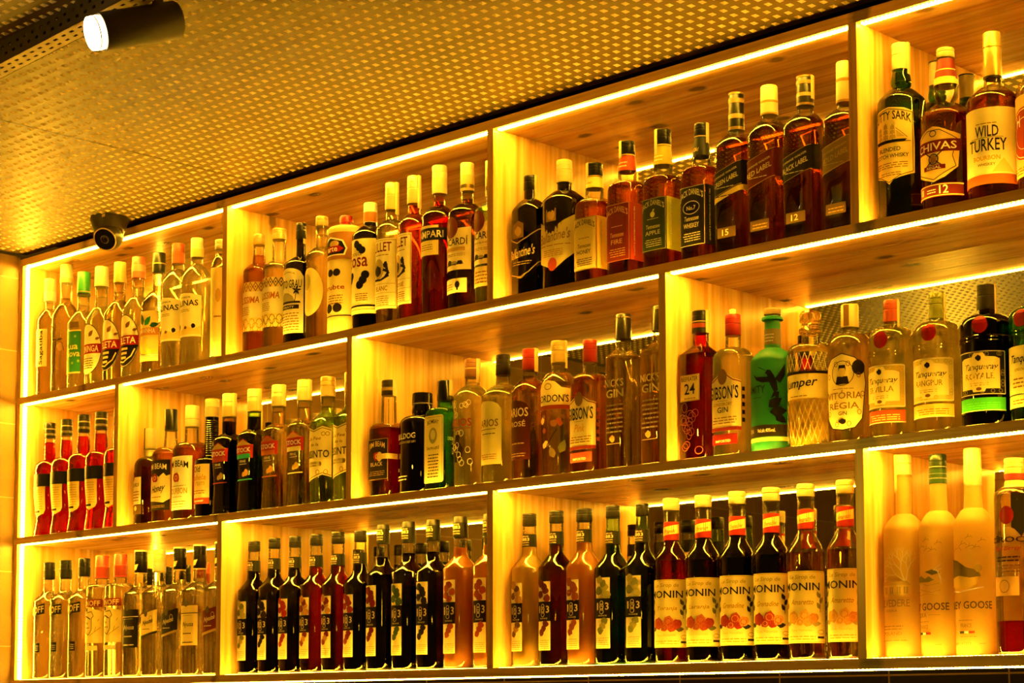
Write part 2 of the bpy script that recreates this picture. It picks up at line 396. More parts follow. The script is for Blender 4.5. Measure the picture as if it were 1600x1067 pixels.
# ------------------------------------------------------------------ one bottle
class Bot:
    def __init__(s, key, name, label, cat='bottle', group=None, sh='d', sec=2.0, flat=1.0, wob=None, bulge=0.0, rot=0.0, flute=0):
        cell, X, Y, R, H, zc, zn, zs, rn, rc = DATA[key]
        s.key = key; s.z0 = ROW[int(cell[0])][0]
        s.R, s.H, s.zc, s.zn, s.zs, s.rn, s.rc = R, H, zc, zn, zs, rn, rc
        s.sec, s.flat, s.sh, s.wob, s.bulge = sec, flat, sh, wob, bulge
        s.root = thing(name, label, cat, (X, Y, s.z0 + .0004), group)
        s.root.rotation_euler.z = rot
        s.ink = Print(s, s.root); s.prints = [s.ink]; s.cache = {}
    # --- shape
    def rad(s, z):
        R, zs, zn, zc, rn = s.R, s.zs, s.zn, s.zc, s.rn
        if z <= zs:
            f = 1.0
            if z < .006: f = .86 + .14 * math.sqrt(max(0, 1 - (1 - max(0, z) / .006) ** 2))
            if s.wob: f *= s.wob(z / zs)
            return R * f
        rt = min(rn, s.rc * .93)
        Rs = R * (s.wob(1.0) if s.wob else 1)
        if z <= zn:
            t = (z - zs) / max(1e-6, zn - zs)
            if s.sh == 'd': g = (1 - t * t) ** .5 * .55 + (.5 + .5 * math.cos(PI * t)) * .45
            elif s.sh == 'D': g = (1 - t ** 2.4) ** .5
            elif s.sh == 's': g = (1 - t) * .8 + (.5 + .5 * math.cos(PI * t)) * .2
            elif s.sh == 'c': g = .5 + .5 * math.cos(PI * t)
            elif s.sh == 'f': g = (1 - t ** 5) ** .45
            else: g = 1 - t
            return rn + (Rs - rn) * g
        t = min(1, (z - zn) / max(1e-6, zc - zn))
        r = rn + (rt - rn) * (t ** .7)
        if s.bulge: r += s.bulge * math.sin(PI * min(1, t) ** .6) ** 1.3
        return r
    def secn(s, z):
        if s.sec == 2.0: return 2.0, s.flat
        t = min(1, max(0, (z - s.zs * .97) / max(1e-6, s.zn - s.zs * .97)))
        return s.sec + (2 - s.sec) * t, s.flat + (1 - s.flat) * t
    def pt(s, phi, r, n, fl):
        a, b_ = math.sin(phi), -math.cos(phi)
        k = 1.0 if n == 2.0 else (abs(a) ** n + abs(b_) ** n) ** (-1 / n)
        return r * a * k, r * b_ * k * fl
    def arc(s, z):
        key = round(z, 3)
        if key not in s.cache:
            r = s.rad(key); n, fl = s.secn(key); N = 160; tab = []; L = 0; p = None
            for i in range(N + 1):
                ph = -PI + 2 * PI * i / N; q = s.pt(ph, r, n, fl)
                if p: L += math.hypot(q[0] - p[0], q[1] - p[1])
                tab.append(L); p = q
            m = tab[N // 2]; s.cache[key] = [t - m for t in tab]
        return s.cache[key]
    def on(s, u, z, off, rr=None):
        if rr is not None: ph = u / rr; return ((rr + off) * math.sin(ph), -(rr + off) * math.cos(ph), z)
        n, fl = s.secn(z); r = s.rad(z)
        if n == 2.0 and fl == 1.0: ph = u / r
        else:
            t = s.arc(z); lo, hi = 0, len(t) - 1
            while hi - lo > 1:
                m = (lo + hi) // 2
                if t[m] <= u: lo = m
                else: hi = m
            fr = (u - t[lo]) / max(1e-9, t[hi] - t[lo]); ph = -PI + 2 * PI * (lo + fr) / (len(t) - 1)
        x, y = s.pt(ph, r, n, fl)
        e = .004; a = s.pt(ph - e, r, n, fl); b_ = s.pt(ph + e, r, n, fl)
        tx, ty = b_[0] - a[0], b_[1] - a[1]; L = math.hypot(tx, ty) or 1
        return (x + ty / L * off, y - tx / L * off, z)
    def bend(s, pts, off, rr=None):
        us = [p[0] for p in pts]; zs_ = [p[1] for p in pts]
        w_, h_ = max(us) - min(us), max(zs_) - min(zs_)
        zl = h_ > .008 and (max(zs_) > s.zs or s.wob)
        if w_ < .0045 and not zl:
            return [s.on(u, z, off, rr) for u, z in pts], [tuple(range(len(pts)))]
        bm = bmesh.new(); vs = [bm.verts.new((u, 0, z)) for u, z in pts]
        try: bm.faces.new(vs)
        except ValueError: bm.free(); return [], []
        if len(pts) > 4: bmesh.ops.triangulate(bm, faces=bm.faces[:])
        st = .0042; u = math.floor(min(us) / st) * st + st
        while u < max(us) - 1e-5:
            if u > min(us) + 1e-5: bmesh.ops.bisect_plane(bm, geom=bm.verts[:] + bm.edges[:] + bm.faces[:], plane_co=(u, 0, 0), plane_no=(1, 0, 0), dist=1e-6)
            u += st
        if zl:
            z = min(zs_) + .006
            while z < max(zs_) - 1e-4:
                bmesh.ops.bisect_plane(bm, geom=bm.verts[:] + bm.edges[:] + bm.faces[:], plane_co=(0, 0, z), plane_no=(0, 0, 1), dist=1e-6); z += .006
        bm.verts.index_update()
        v = [s.on(q.co.x, q.co.z, off, rr) for q in bm.verts]; f = [tuple(q.index for q in fc.verts) for fc in bm.faces]
        bm.free(); return v, f
    # --- parts
    def shell(s, name, mat, z_lo, z_hi, inset=0.0, seg=36, top=True):
        zz = []
        if z_lo <= .0001: zz += [0, .0012, .003, .006]
        else: zz += [z_lo]
        k = 7 if s.wob else 2
        if s.wob: k = 12
        for i in range(1, k + 1):
            z = .006 + (s.zs - .006) * i / k
            if z > z_lo + .002: zz.append(z)
        for i in range(1, 9): zz.append(s.zs + (s.zn - s.zs) * i / 8)
        k = 7 if s.bulge else 3
        for i in range(1, k + 1): zz.append(s.zn + (s.zc + .004 - s.zn) * i / k)
        zz = [z for z in zz if z < z_hi - 1e-4] + [z_hi]
        v, f = [], []
        for z in zz:
            r = max(.002, s.rad(z) - inset); n, fl = s.secn(z)
            if z_lo > .0001 and z == zz[0]: r *= .93
            for i in range(seg):
                p = s.pt(2 * PI * i / seg, r, n, fl); v.append((p[0], p[1], z))
        m = len(zz)
        for j in range(m - 1):
            for i in range(seg):
                i2 = (i + 1) % seg; f.append((j * seg + i, j * seg + i2, (j + 1) * seg + i2, (j + 1) * seg + i))
        f.append(tuple(reversed(range(seg))))
        if top: f.append(tuple(range((m - 1) * seg, m * seg)))
        o = mesh_obj(name, v, f, mat, s.root); o.data.shade_smooth()
        try: o.data.set_sharp_from_angle(angle=math.radians(38))
        except Exception: pass
        return o
    def glass(s, col=None, mat=None):
        if mat is None:
            pr = [(z, s.rad(z) * .985 - .0004) for z in (.0002, .0012, .003, .0055)]
            o = lathe('glass_base_glow', pr, milky(tuple(c * .9 for c in (col or (.95, .88, .66))), .6, .15, 'milky_base_glow'), s.root, 32)  # milky disc added so the bottle base glows from the floor strip
            if s.sec != 2.0 or s.flat != 1.0:
                for v in o.data.vertices:
                    ph = math.atan2(v.co.x, -v.co.y); r = math.hypot(v.co.x, v.co.y)
                    if r > .002: q = s.pt(ph, r, s.sec, s.flat); v.co.x, v.co.y = q[0], q[1]
        return s.shell('glass', mat or thin_glass(col or (.975, .975, .955), 'clear_glass' if col is None else 'tinted_glass'), 0, s.zc + .003)
    def fill(s, col, level=None, mat=None, base=.006):
        """level: None fills to the middle of the neck; else height in metres"""
        z = level if level else s.zn + .35 * (s.zc - s.zn)
        return s.shell('liquid', mat or liquid(col), base, z, inset=.0013)
    def cap(s, col, kind='screw', bands=(), rough=.35, metal=0.0, zb=None, rs=1.0):
        z0 = zb if zb is not None else s.zc; H, r = s.H, s.rc * rs; m = paint(tuple(c * (.48 if max(col) > .3 else .25 if max(col) < .06 else .7) for c in col), rough, metal, spec=.3)
        if kind == 'screw':
            h = H - z0; pr = [(z0, r * .96), (z0 + .001, r)]
            zr = z0 + h * .52
            pr += [(zr, r), (zr + .0006, r * .955), (zr + .0018, r * .955), (zr + .0024, r)]
            zr2 = z0 + h * .74
            pr += [(zr2, r), (zr2 + .0005, r * .965), (zr2 + .0014, r * .965), (zr2 + .002, r), (H - .0016, r), (H, r * .93)]
        elif kind == 'sleeve': pr = [(z0, r * 1.0), (H - .0016, r * .96), (H, r * .90)]
        elif kind == 'knob': pr = [(z0, r * .86), (z0 + (H - z0) * .30, r * .86), (z0 + (H - z0) * .34, r), (H - .003, r), (H, r * .9)]
        elif kind == 'cork': pr = [(z0, s.rc * .8), (z0 + .004, s.rc * .8), (z0 + .0045, r * 1.0), (H - .002, r), (H, r * .9)]
        else: pr = [(z0, r), (H, r)]
        c = lathe('cap', pr, m, s.root)
        for (a, b_, bc) in bands:
            za, zb_ = z0 + (H - z0) * a, z0 + (H - z0) * b_
            lathe('cap_band', [(za, r * 1.012), (zb_, r * 1.012)], paint(tuple(q * (.48 if max(bc) > .3 else .25 if max(bc) < .06 else .7) for q in bc), .4, spec=.3), c, close=False)
        s.capo = c
        return c
    def seal(s, side=1, col=(.56, .44, .20), drop=.012):
        """paper tax strip over the cap and down one side"""
        r = s.rc * 1.03; H = s.H
        u0, u1 = (r * 1.30, r * 2.15) if side > 0 else (-r * .75, -r * .05)
        v, f = s.bend([(u0, s.zc - drop), (u1, s.zc - drop), (u1, H + .0006), (u0, H + .0006)], .0004, rr=r)
        k = len(v); v += [(0, r * .35, H + .0007)]
        top = sorted([i for i in range(k) if abs(v[i][2] - H - .0006) < 1e-6], key=lambda i: math.atan2(v[i][0], -v[i][1]))
        f += [(top[i], top[i + 1], k) for i in range(len(top) - 1)]
        return mesh_obj('tax_strip', v, f, paint(col, .6), s.root)
    def sheet(s, pts, col, name='label', rough=.5, metal=0.0, off=.0003, on_neck=None, mat=None):
        v, f = s.bend(pts, off, rr=on_neck)
        o = mesh_obj(name, v, f, mat or paint(tone(col), rough, metal, spec=.22), s.root); p = Print(s, o); s.prints.append(p); p.obj = o
        return p
    def rect(s, u0, u1, z0, z1, col, slope=0.0, arch=0.0, corner=0.0, **k):
        P = [(u0, z0 + slope * u0), (u1, z0 + slope * u1)]
        if arch:
            for i in range(0, 11):
                t = 1 - i / 10; u = u0 + (u1 - u0) * t; P.append((u, z1 - arch + arch * math.sqrt(max(0, 1 - (2 * t - 1) ** 2)) + slope * u))
        elif corner:
            c = corner
            P = [(u0 + c, z0), (u1 - c, z0), (u1 - c * .3, z0 + c * .3), (u1, z0 + c), (u1, z1 - c), (u1 - c * .3, z1 - c * .3), (u1 - c, z1), (u0 + c, z1), (u0 + c * .3, z1 - c * .3), (u0, z1 - c), (u0, z0 + c), (u0 + c * .3, z0 + c * .3)]
        else: P += [(u1, z1 + slope * u1), (u0, z1 + slope * u0)]
        return s.sheet(P, col, **k)
    def oval(s, u, z, ru, rz, col, n=24, **k):
        return s.sheet([(u + ru * math.cos(2 * PI * i / n), z + rz * math.sin(2 * PI * i / n)) for i in range(n)], col, **k)
    def neck(s, z0, z1, col, a=PI, **k):
        """paper band round the neck, following its taper"""
        seg = 28; v, f = [], []; N = 5
        for j in range(N):
            z = z0 + (z1 - z0) * j / (N - 1); r = s.rad(z) + .0005
            for i in range(seg + 1):
                ph = -a + 2 * a * i / seg; v.append((r * math.sin(ph), -r * math.cos(ph), z))
        for j in range(N - 1):
            for i in range(seg): q = j * (seg + 1) + i; f.append((q, q + 1, q + seg + 2, q + seg + 1))
        o = mesh_obj('neck_label', v, f, paint(tone(col), k.get('rough', .5), k.get('metal', 0.0), spec=.25), s.root, smooth=True); p = Print(s, o); s.prints.append(p); p.obj = o
        return p
    def done(s):
        for p in s.prints: p.flush()
        return s

DATA = {}
for line in '''
sagatiba 1a .0375 .0655 .0355 .337 .2736 .2515 .2135 .0148 .0168
fig 1a .1131 .0691 .0391 .3660 .314 .2563 .2131 .0172 .0179
lua 1a .195 .0717 .0417 .3318 .2677 .225 .1841 .0162 .0188
ninga 1a .28 .0723 .0423 .3331 .2784 .2238 .1763 .017 .0193
seleta 1a .3661 .0728 .0428 .3319 .2761 .2273 .1821 .0159 .0174
seleta2 1a .4516 .0717 .0417 .3314 .2746 .2264 .1817 .0158 .0183
banana 1a .5394 .0752 .0452 .3292 .2772 .2278 .187 .0156 .0173
salinas 1a .6275 .0719 .0419 .3378 .2856 .2687 .2283 .0155 .0168
salinas2 1a .7109 .0705 .0405 .3376 .2877 .2677 .2277 .0153 .0166
slim 1a .8322 .0545 .0245 .3096 .2851 .2671 .241 .0135 .0158
issima 1b .9675 .0685 .0385 .3032 .2759 .2291 .2082 .0164 .0149
issima2 1b 1.0455 .0685 .0385 .3032 .2761 .2239 .2048 .017 .0177
santo 1b 1.1259 .0709 .0409 .3038 .2645 .221 .1974 .0115 .0115
halfmoon 1b 1.2061 .0683 .0383 .3045 .2812 .2301 .2037 .0144 .0151
urbte 1b 1.2889 .0734 .0434 .2921 .2675 .2661 .2492 .0135 .0158
cosa 1b 1.3755 .0722 .0422 .3069 .2599 .2526 .2253 .0156 .0163
lillet 1b 1.4557 .067 .037 .3376 .2745 .2523 .2253 .0139 .0161
lillet2 1b 1.5307 .067 .037 .3393 .2755 .2521 .2239 .0138 .016
campari 1b 1.6098 .0711 .0411 .3482 .2837 .2564 .2285 .0123 .0172
bacardi 1b 1.6958 .0739 .0439 .3381 .2745 .2474 .2214 .0134 .0155
bacardi2 1b 1.7789 .0683 .0383 .3254 .2456 .2331 .2117 .0132 .0153
ballb 1c 1.893 .071 .041 .2706 .2384 .2191 .1897 .0144 .0151
ballc 1c 1.9839 .0787 .0487 .2875 .2392 .2232 .1929 .0148 .0169
jdhoney 1c 2.0832 .0635 .0335 .2576 .2278 .1826 .1597 .0172 .0172
jdfire 1c 2.1729 .0635 .0335 .2853 .2547 .2007 .1834 .0182 .0162
jdapple 1c 2.2681 .0635 .0335 .2897 .2556 .1947 .179 .0179 .0166
jdblack 1c 2.3666 .0635 .0335 .2818 .2534 .1934 .1793 .0175 .0144
jwgreen 1c 2.4524 .0652 .0352 .3239 .2498 .2454 .2135 .0148 .0155
jwred 1c 2.5318 .0652 .0352 .3203 .2624 .2546 .2207 .0146 .017
jwblack 1c 2.6157 .0652 .0352 .3193 .2622 .2496 .2199 .0155 .0167
jwgold 1c 2.7057 .0652 .0352 .3263 .2483 .2395 .2115 .0141 .0164
cutty 1d 2.8225 .0735 .0435 .3345 .2856 .251 .2224 .0148 .0165
cutty2 1d 2.828 .185 .041 .3264 .2813 .2517 .2224 .0139 .0151
chivas 1d 2.9142 .0765 .0465 .3043 .2867 .2037 .1757 .0144 .0161
turkey 1d 3.0081 .0763 .0463 .3099 .2273 .2124 .1837 .0163 .0163
hround 1d 3.1082 .0826 .0526 .2767 .2373 .2257 .1784 .0212 .0212
aperol 2a .043 .071 .041 .3211 .2781 .2164 .1842 .0155 .0159
aperol2 2a .126 .071 .041 .3224 .2763 .2171 .187 .0159 .0162
aperol3 2a .209 .071 .041 .3258 .2784 .2214 .1934 .0161 .0165
aperol4 2a .2922 .071 .041 .3245 .2777 .2197 .1937 .0168 .0168
aperol5 2a .3796 .071 .041 .3254 .279 .2201 .1926 .0166 .0166
bac8 2b .519 .071 .041 .256 .202 .1827 .1523 .0123 .0159
jbhoney 2b .605 .074 .044 .2977 .2426 .2003 .1736 .0187 .0167
jbwhite 2b .694 .074 .044 .2974 .243 .2047 .1783 .0185 .0182
kal 2b .7807 .0717 .0417 .3038 .2583 .1621 .1459 .0167 .0179
stock1 2b .8596 .0655 .0355 .3075 .2495 .2073 .188 .0173 .0183
stock2 2b .959 .0655 .0355 .3077 .2521 .2088 .1913 .0171 .0179
stock3 2b 1.0532 .0655 .0355 .3068 .255 .2107 .1919 .0174 .0177
stock4 2b 1.1501 .0655 .0355 .3073 .2578 .2111 .1941 .0175 .0179
absinto 2b 1.2288 .072 .042 .306 .2588 .2249 .1975 .0165 .0177
absinto2 2b 1.314 .072 .042 .3066 .2599 .225 .1995 .017 .0178
jbblack 2c 1.4496 .0665 .0365 .2709 .2356 .1721 .1559 .0174 .0174
bulldog 2c 1.5472 .0791 .0491 .2312 .2051 .1806 .1588 .0215 .0236
bombay 2c 1.6344 .0662 .0362 .2472 .203 .1871 .1686 .0176 .0177
larios 2c 1.7139 .0724 .0424 .2861 .2451 .228 .1983 .016 .017
larios2 2c 1.8042 .0769 .0469 .2849 .2403 .2191 .1926 .0165 .0163
larios3 2c 1.8918 .0695 .0395 .2847 .2393 .22 .1925 .0163 .017
gordons 2c 1.9769 .0684 .0384 .2902 .2441 .2265 .198 .0167 .0168
gibpink 2c 2.068 .0643 .0343 .2802 .2334 .2105 .1877 .0152 .015
nicks 2c 2.1627 .0603 .0303 .3192 .268 .2484 .2313 .0155 .0168
nicks2 2c 2.2572 .0645 .0345 .323 .2726 .252 .2352 .0152 .0165
beef24 2d 2.36 .0635 .0335 .2979 .2535 .2295 .2105 .0162 .0168
gibson 2d 2.4396 .0643 .0343 .2795 .2381 .2143 .1917 .0154 .0154
amity 2d 2.5278 .0723 .0423 .2792 .2632 .203 .176 .0156 .0162
amper 2d 2.6148 .0734 .0434 .262 .2184 .2005 .1823 .0177 .0177
vitoria 2d 2.7043 .0716 .0416 .2605 .2177 .2072 .1774 .0144 .0168
sevilla 2d 2.7944 .0715 .0415 .2556 .2158 .2053 .1819 .0158 .0144
rangpur 2d 2.8887 .0725 .0425 .2543 .2083 .2027 .1786 .0166 .0144
royale 2d 2.9859 .0755 .0455 .2545 .2105 .2018 .1792 .0162 .0162
tanq 2d 3.0818 .0768 .0468 .2564 .2121 .2025 .1826 .0168 .0168
smir1 3a .0521 .0708 .0408 .3233 .2756 .2424 .2142 .0166 .0166
smir2 3a .1349 .0708 .0408 .3242 .2734 .2406 .2161 .017 .017
smir3 3a .2242 .0708 .0408 .3243 .2759 .2418 .2158 .016 .016
smirr1 3a .309 .0708 .0408 .3263 .2664 .2516 .2362 .0184 .019
smirr2 3a .3944 .0708 .0408 .326 .2652 .2505 .2353 .0182 .0182
nat1 3a .4913 .0665 .0365 .3299 .2714 .2367 .2167 .0172 .017
nat2 3a .5731 .0665 .0365 .3265 .2687 .2361 .2163 .017 .017
nat3 3a .661 .0665 .0365 .328 .2708 .237 .2158 .0169 .0165
nat4 3a .7443 .0665 .0365 .3294 .2696 .2362 .2152 .0167 .0164
nat5 3a .8321 .0665 .0365 .3304 .2698 .2352 .2144 .0165 .0162
r1 3b .9606 .0686 .0386 .3244 .3001 .2317 .202 .017 .0151
r2 3b 1.0388 .0686 .0386 .327 .3022 .2329 .2051 .0168 .0145
r3 3b 1.117 .0686 .0386 .3263 .3002 .2318 .2043 .0167 .0148
r4 3b 1.1952 .0686 .0386 .3258 .3 .2309 .2037 .0172 .0154
r5 3b 1.2734 .0686 .0386 .3265 .2996 .2298 .2015 .0178 .0156
r6 3b 1.3516 .0686 .0386 .3242 .299 .2286 .2006 .0176 .0144
r7 3b 1.4298 .0686 .0386 .3321 .2897 .2406 .2173 .0167 .0145
r8 3b 1.5149 .0686 .0386 .3334 .2872 .2446 .2187 .0164 .0153
r9 3b 1.5952 .0686 .0386 .3321 .2865 .243 .216 .0163 .0155
r10 3b 1.6817 .0686 .0386 .3329 .2865 .2465 .2184 .0167 .0159
r11 3b 1.7733 .0686 .0386 .3319 .2849 .2467 .2191 .0165 .0157
q1 3c 1.8901 .0686 .0386 .3244 .2985 .2353 .2068 .0162 .0151
q2 3c 1.9683 .0686 .0386 .3248 .2994 .2357 .2049 .016 .0153
q3 3c 2.0465 .0686 .0386 .3231 .2966 .2352 .2035 .0164 .0167
q4 3c 2.1247 .0686 .0386 .324 .2992 .2267 .1954 .0168 .0146
q5 3c 2.2029 .0686 .0386 .3216 .2972 .2257 .1936 .0166 .0134
monin1 3c 2.2817 .0642 .0342 .3257 .3017 .2416 .2 .015 .0165
monin2 3c 2.3618 .0642 .0342 .3255 .3018 .2415 .1991 .0154 .0165
monin3 3c 2.4451 .0642 .0342 .3262 .3017 .241 .1969 .0157 .0167
monin4 3c 2.5255 .0642 .0342 .327 .3016 .2406 .1984 .0155 .0167
monin5 3c 2.605 .0642 .0342 .3276 .3037 .2425 .1973 .0152 .0164
monin6 3c 2.6929 .0642 .0342 .3274 .3027 .2414 .1969 .0155 .0166
belv 3d 2.8160 .0670 .0366 .362 .3242 .256 .2273 .014 .0151
goose1 3d 2.8892 .0642 .0342 .356 .3038 .2559 .2266 .0159 .0154
goose2 3d 2.9587 .0642 .0342 .36 .2951 .2558 .2257 .0167 .0156
ciroc 3d 3.0394 .0658 .0358 .3354 .2981 .2859 .2683 .0174 .0179
'''.strip().split('\n'):
    t_ = line.split(); DATA[t_[0]] = (t_[1],) + tuple(float(x) for x in t_[2:])

# ------------------------------------------------------------------ colours
CREAM = (.80, .70, .48); WHITE = (.86, .83, .76); PAPER = (.74, .66, .46); BLACK = (.010, .009, .008); INK = (.035, .022, .015)
RED = (.48, .014, .012); MAROON = (.20, .014, .012); GOLD = (.78, .54, .16); DGOLD = (.42, .26, .07); NAVY = (.010, .012, .022)
GREEN = (.03, .26, .05); DGREEN = (.012, .07, .02); ORANGE = (.75, .22, .03); PINK = (.85, .16, .12); BROWN = (.20, .08, .03); SILVER = (.75, .70, .60); GREY = (.30, .26, .2)
L_CLEAR = (.985, .97, .92); L_PALE = (.96, .88, .66); L_AMBER = (.90, .50, .12); L_WHISKY = (.74, .27, .05); L_DARK = (.16, .035, .008); L_BLACK = (.018, .009, .004)
L_RED = (.80, .045, .012); L_DRED = (.42, .012, .008); L_PINK = (.95, .50, .32); L_GREEN = (.80, .95, .45)
G_GREEN = (.22, .62, .22); G_DARK = (.10, .06, .025); G_BLACK = (.02, .018, .015)

def blob(p, u, z, r, col, seed, n=11, sq=1.0):
    rg = random.Random(seed); p.poly([(u + r * (.8 + .4 * rg.random()) * math.cos(2 * PI * i / n), z + r * sq * (.8 + .4 * rg.random()) * math.sin(2 * PI * i / n)) for i in range(n)], col)
def leaf(p, u, z, L, ang, col, w_=.28):
    ca, sa = math.cos(ang), math.sin(ang)
    P = [(0, 0), (.3, w_), (.65, w_ * .8), (1, 0), (.65, -w_ * .8), (.3, -w_)]
    p.poly([(u + L * (a * ca - b_ * sa), z + L * (a * sa + b_ * ca)) for a, b_ in P], col)

# ================================================================== TOP ROW, first bay
GP1 = 'clear sugarcane spirits in the top left bay'
b = Bot('sagatiba', 'spirit_bottle', 'slim clear bottle with lettering running up its side, nearest the left panel, top row', group=GP1)
b.glass(); b.fill(L_PALE, .25); b.cap(CREAM, 'screw', [(0, .42, WHITE)])
p = b.rect(-.012, .030, .085, .19, (.82, .66, .32)); p.text('Sagatiba', .004, .020, .09, .186, INK, vert=True); b.done()

b = Bot('fig', 'spirit_bottle', 'tallest clear bottle of the top left bay, brown line drawing, clear cap', group=GP1)
b.glass(); b.fill(L_PALE, .27); b.cap((.85, .72, .42), 'sleeve', [(0, .25, (.7, .5, .25))])
k = b.ink; k.line([(-.012, .19), (.0, .185), (.004, .165), (-.004, .155), (.002, .15), (.03, .152)], .0026, INK); k.line([(.030, .152), (.012, .146), (.008, .12), (.006, .06)], .0030, INK)
k.line([(-.012, .19), (-.016, .17), (-.006, .16)], .002, BROWN); k.line([(.012, .146), (.03, .14), (.035, .12)], .002, BROWN); k.disc(.024, .13, .008, .012, (.5, .28, .12)); b.done()

b = Bot('lua', 'spirit_bottle', 'clear bottle with bright green label and green leafy cap, third from the left panel', group=GP1)
b.glass(); b.fill(None, .24, mat=glow((.98, .94, .78))); b.cap(GREEN, 'sleeve', [(0, .07, BLACK), (.12, .16, GOLD)]); k = b.ink
p = b.rect(-.035, .036, .046, .166, (.03, .22, .05)); p.rect(-.035, .036, .046, .050, GOLD); p.rect(-.035, .036, .162, .166, GOLD)
p.text('Lua', -.010, .028, .112, .130, (.85, .78, .2)); p.text('Nova', -.016, .034, .092, .110, (.85, .78, .2))
for u, z in ((-.01, .15), (.02, .148), (.03, .08), (.012, .075), (-.014, .082)):
    p.poly([(u + .004 * (1 if i % 2 == 0 else .42) * math.sin(PI * i / 5), z + .006 * (1 if i % 2 == 0 else .42) * math.cos(PI * i / 5)) for i in range(10)], (.3, .5, .08))
b.sheet([(-.03, .172), (.03, .172), (.028, .188), (-.028, .188)], (.12, .07, .03)); b.done()

def oval_label(b, txt, dark):
    p = b.oval(0, .102, .044, .070, BLACK); p.disc(0, .102, .0425, .068, CREAM, n=24)
    if dark: p.poly([(-.043, .092)] + [(.042 * math.cos(a), .102 + .067 * math.sin(a)) for a in [PI + .15 + i * (PI - .3) / 12 for i in range(13)]] + [(.043, .092)], BLACK)
    p.rect(-.044, .044, .090, .116, RED); p.text(txt, -.036, .036, .094, .112, CREAM)
    leaf(p, .006, .136, .022, .9, BROWN); leaf(p, -.02, .132, .02, 2.2, INK); leaf(p, .026, .128, .014, .3, BROWN)
    if dark:
        for z in (.078, .066, .054): p.rect(-.012, .016 - (.09 - z) * .2, z, z + .006, GOLD)
        p.line([(-.026, .05), (.0, .045), (.024, .06), (.034, .08)], .003, GOLD)
    else: p.small(-.022, .022, .05, .082, 5, INK, 3)
b = Bot('ninga', 'spirit_bottle', 'clear bottle with cream oval label, red band and plain cream cap', group=GP1)
b.glass(); b.fill(None, .25, mat=glow((.98, .94, .78))); b.cap(CREAM, 'sleeve'); oval_label(b, 'PIRININGA', False); b.done()
b = Bot('seleta', 'spirit_bottle', 'clear bottle with black and red oval label and gold cap', group=GP1)
b.glass(); b.fill(L_PALE, .25); b.cap((.72, .52, .16), 'sleeve'); oval_label(b, 'SELETA', True); b.done()
b = Bot('seleta2', 'spirit_bottle', 'clear bottle with black and red oval label and pink cap', group=GP1)
b.glass(); b.fill(None, .25, mat=glow((.98, .94, .78))); b.cap(PINK, 'sleeve', [(.30, .62, (.85, .45, .3))]); oval_label(b, 'SELETA', True); b.done()

b = Bot('banana', 'spirit_bottle', 'clear bottle with banana label and black cap in the top left bay', group=GP1)
b.glass(); b.fill(L_PALE, .24); b.cap((.03, .035, .02), 'sleeve', [(.40, .46, GOLD)])
p = b.rect(-.044, .044, .036, .168, (.80, .62, .22)); leaf(p, -.004, .132, .034, 1.9, DGREEN); leaf(p, .004, .130, .03, .9, GREEN); leaf(p, .02, .128, .025, .2, DGREEN)
p.rect(-.044, .044, .104, .124, (.50, .20, .06)); p.text('BANANINHA', -.038, .036, .108, .120, CREAM, arch=.003)
for i, (u, z) in enumerate(((-.02, .07), (-.008, .064), (.006, .06), (.02, .066))): p.line([(u - .016, z + .028), (u - .012, z + .008), (u, z - .004), (u + .018, z - .004)], .008, (.88, .66, .10))
p.line([(-.03, .075), (-.01, .055), (.02, .05)], .0016, INK)
for z in (.040, .045, .05): p.rect(-.044, .044, z, z + .0016, WHITE)
b.done()

def salinas(b):
    p = b.sheet([(-.05, .077), (.05, .077), (.05, .182), (.02, .188), (0, .19), (-.02, .188), (-.05, .182)], CREAM)
    p.text('CACHACA', -.022, .022, .176, .181, INK); p.text('SALINAS', -.042, .042, .156, .171, BLACK); p.small(-.02, .02, .142, .150, 2, BROWN)
    p.poly([(-.05, .088), (-.03, .100), (-.008, .094), (.012, .104), (.032, .096), (.05, .106), (.05, .082), (-.05, .082)], (.70, .52, .24)); blob(p, .03, .104, .006, INK, 4); blob(p, -.02, .103, .007, INK, 5); blob(p, .008, .1, .004, BROWN, 6)
b = Bot('salinas', 'spirit_bottle', 'clear bottle with cream landscape label and red cap', group=GP1)
b.glass(); b.fill(None, .27, mat=glow((.98, .94, .78))); b.cap((.62, .10, .04), 'screw', [(0, .30, (.62, .10, .04))]); salinas(b); b.done()
b = Bot('salinas2', 'spirit_bottle', 'clear bottle with cream landscape label and cream cap', group=GP1)
b.glass(); b.fill(None, .27, mat=glow((.98, .94, .78))); b.cap(CREAM, 'screw', [(0, .42, (.75, .55, .2))]); salinas(b); b.done()
b = Bot('slim', 'spirit_bottle', 'thin clear bottle in a tall cream wrap, last in the top left bay', group=GP1)
b.glass(); b.fill(L_PALE); b.cap(CREAM, 'screw'); p = b.rect(-.07, .07, .012, .236, (.86, .70, .34)); p.disc(.016, .165, .007, .018, (.6, .42, .16)); p.small(.004, .024, .11, .12, 1, BROWN); b.done()

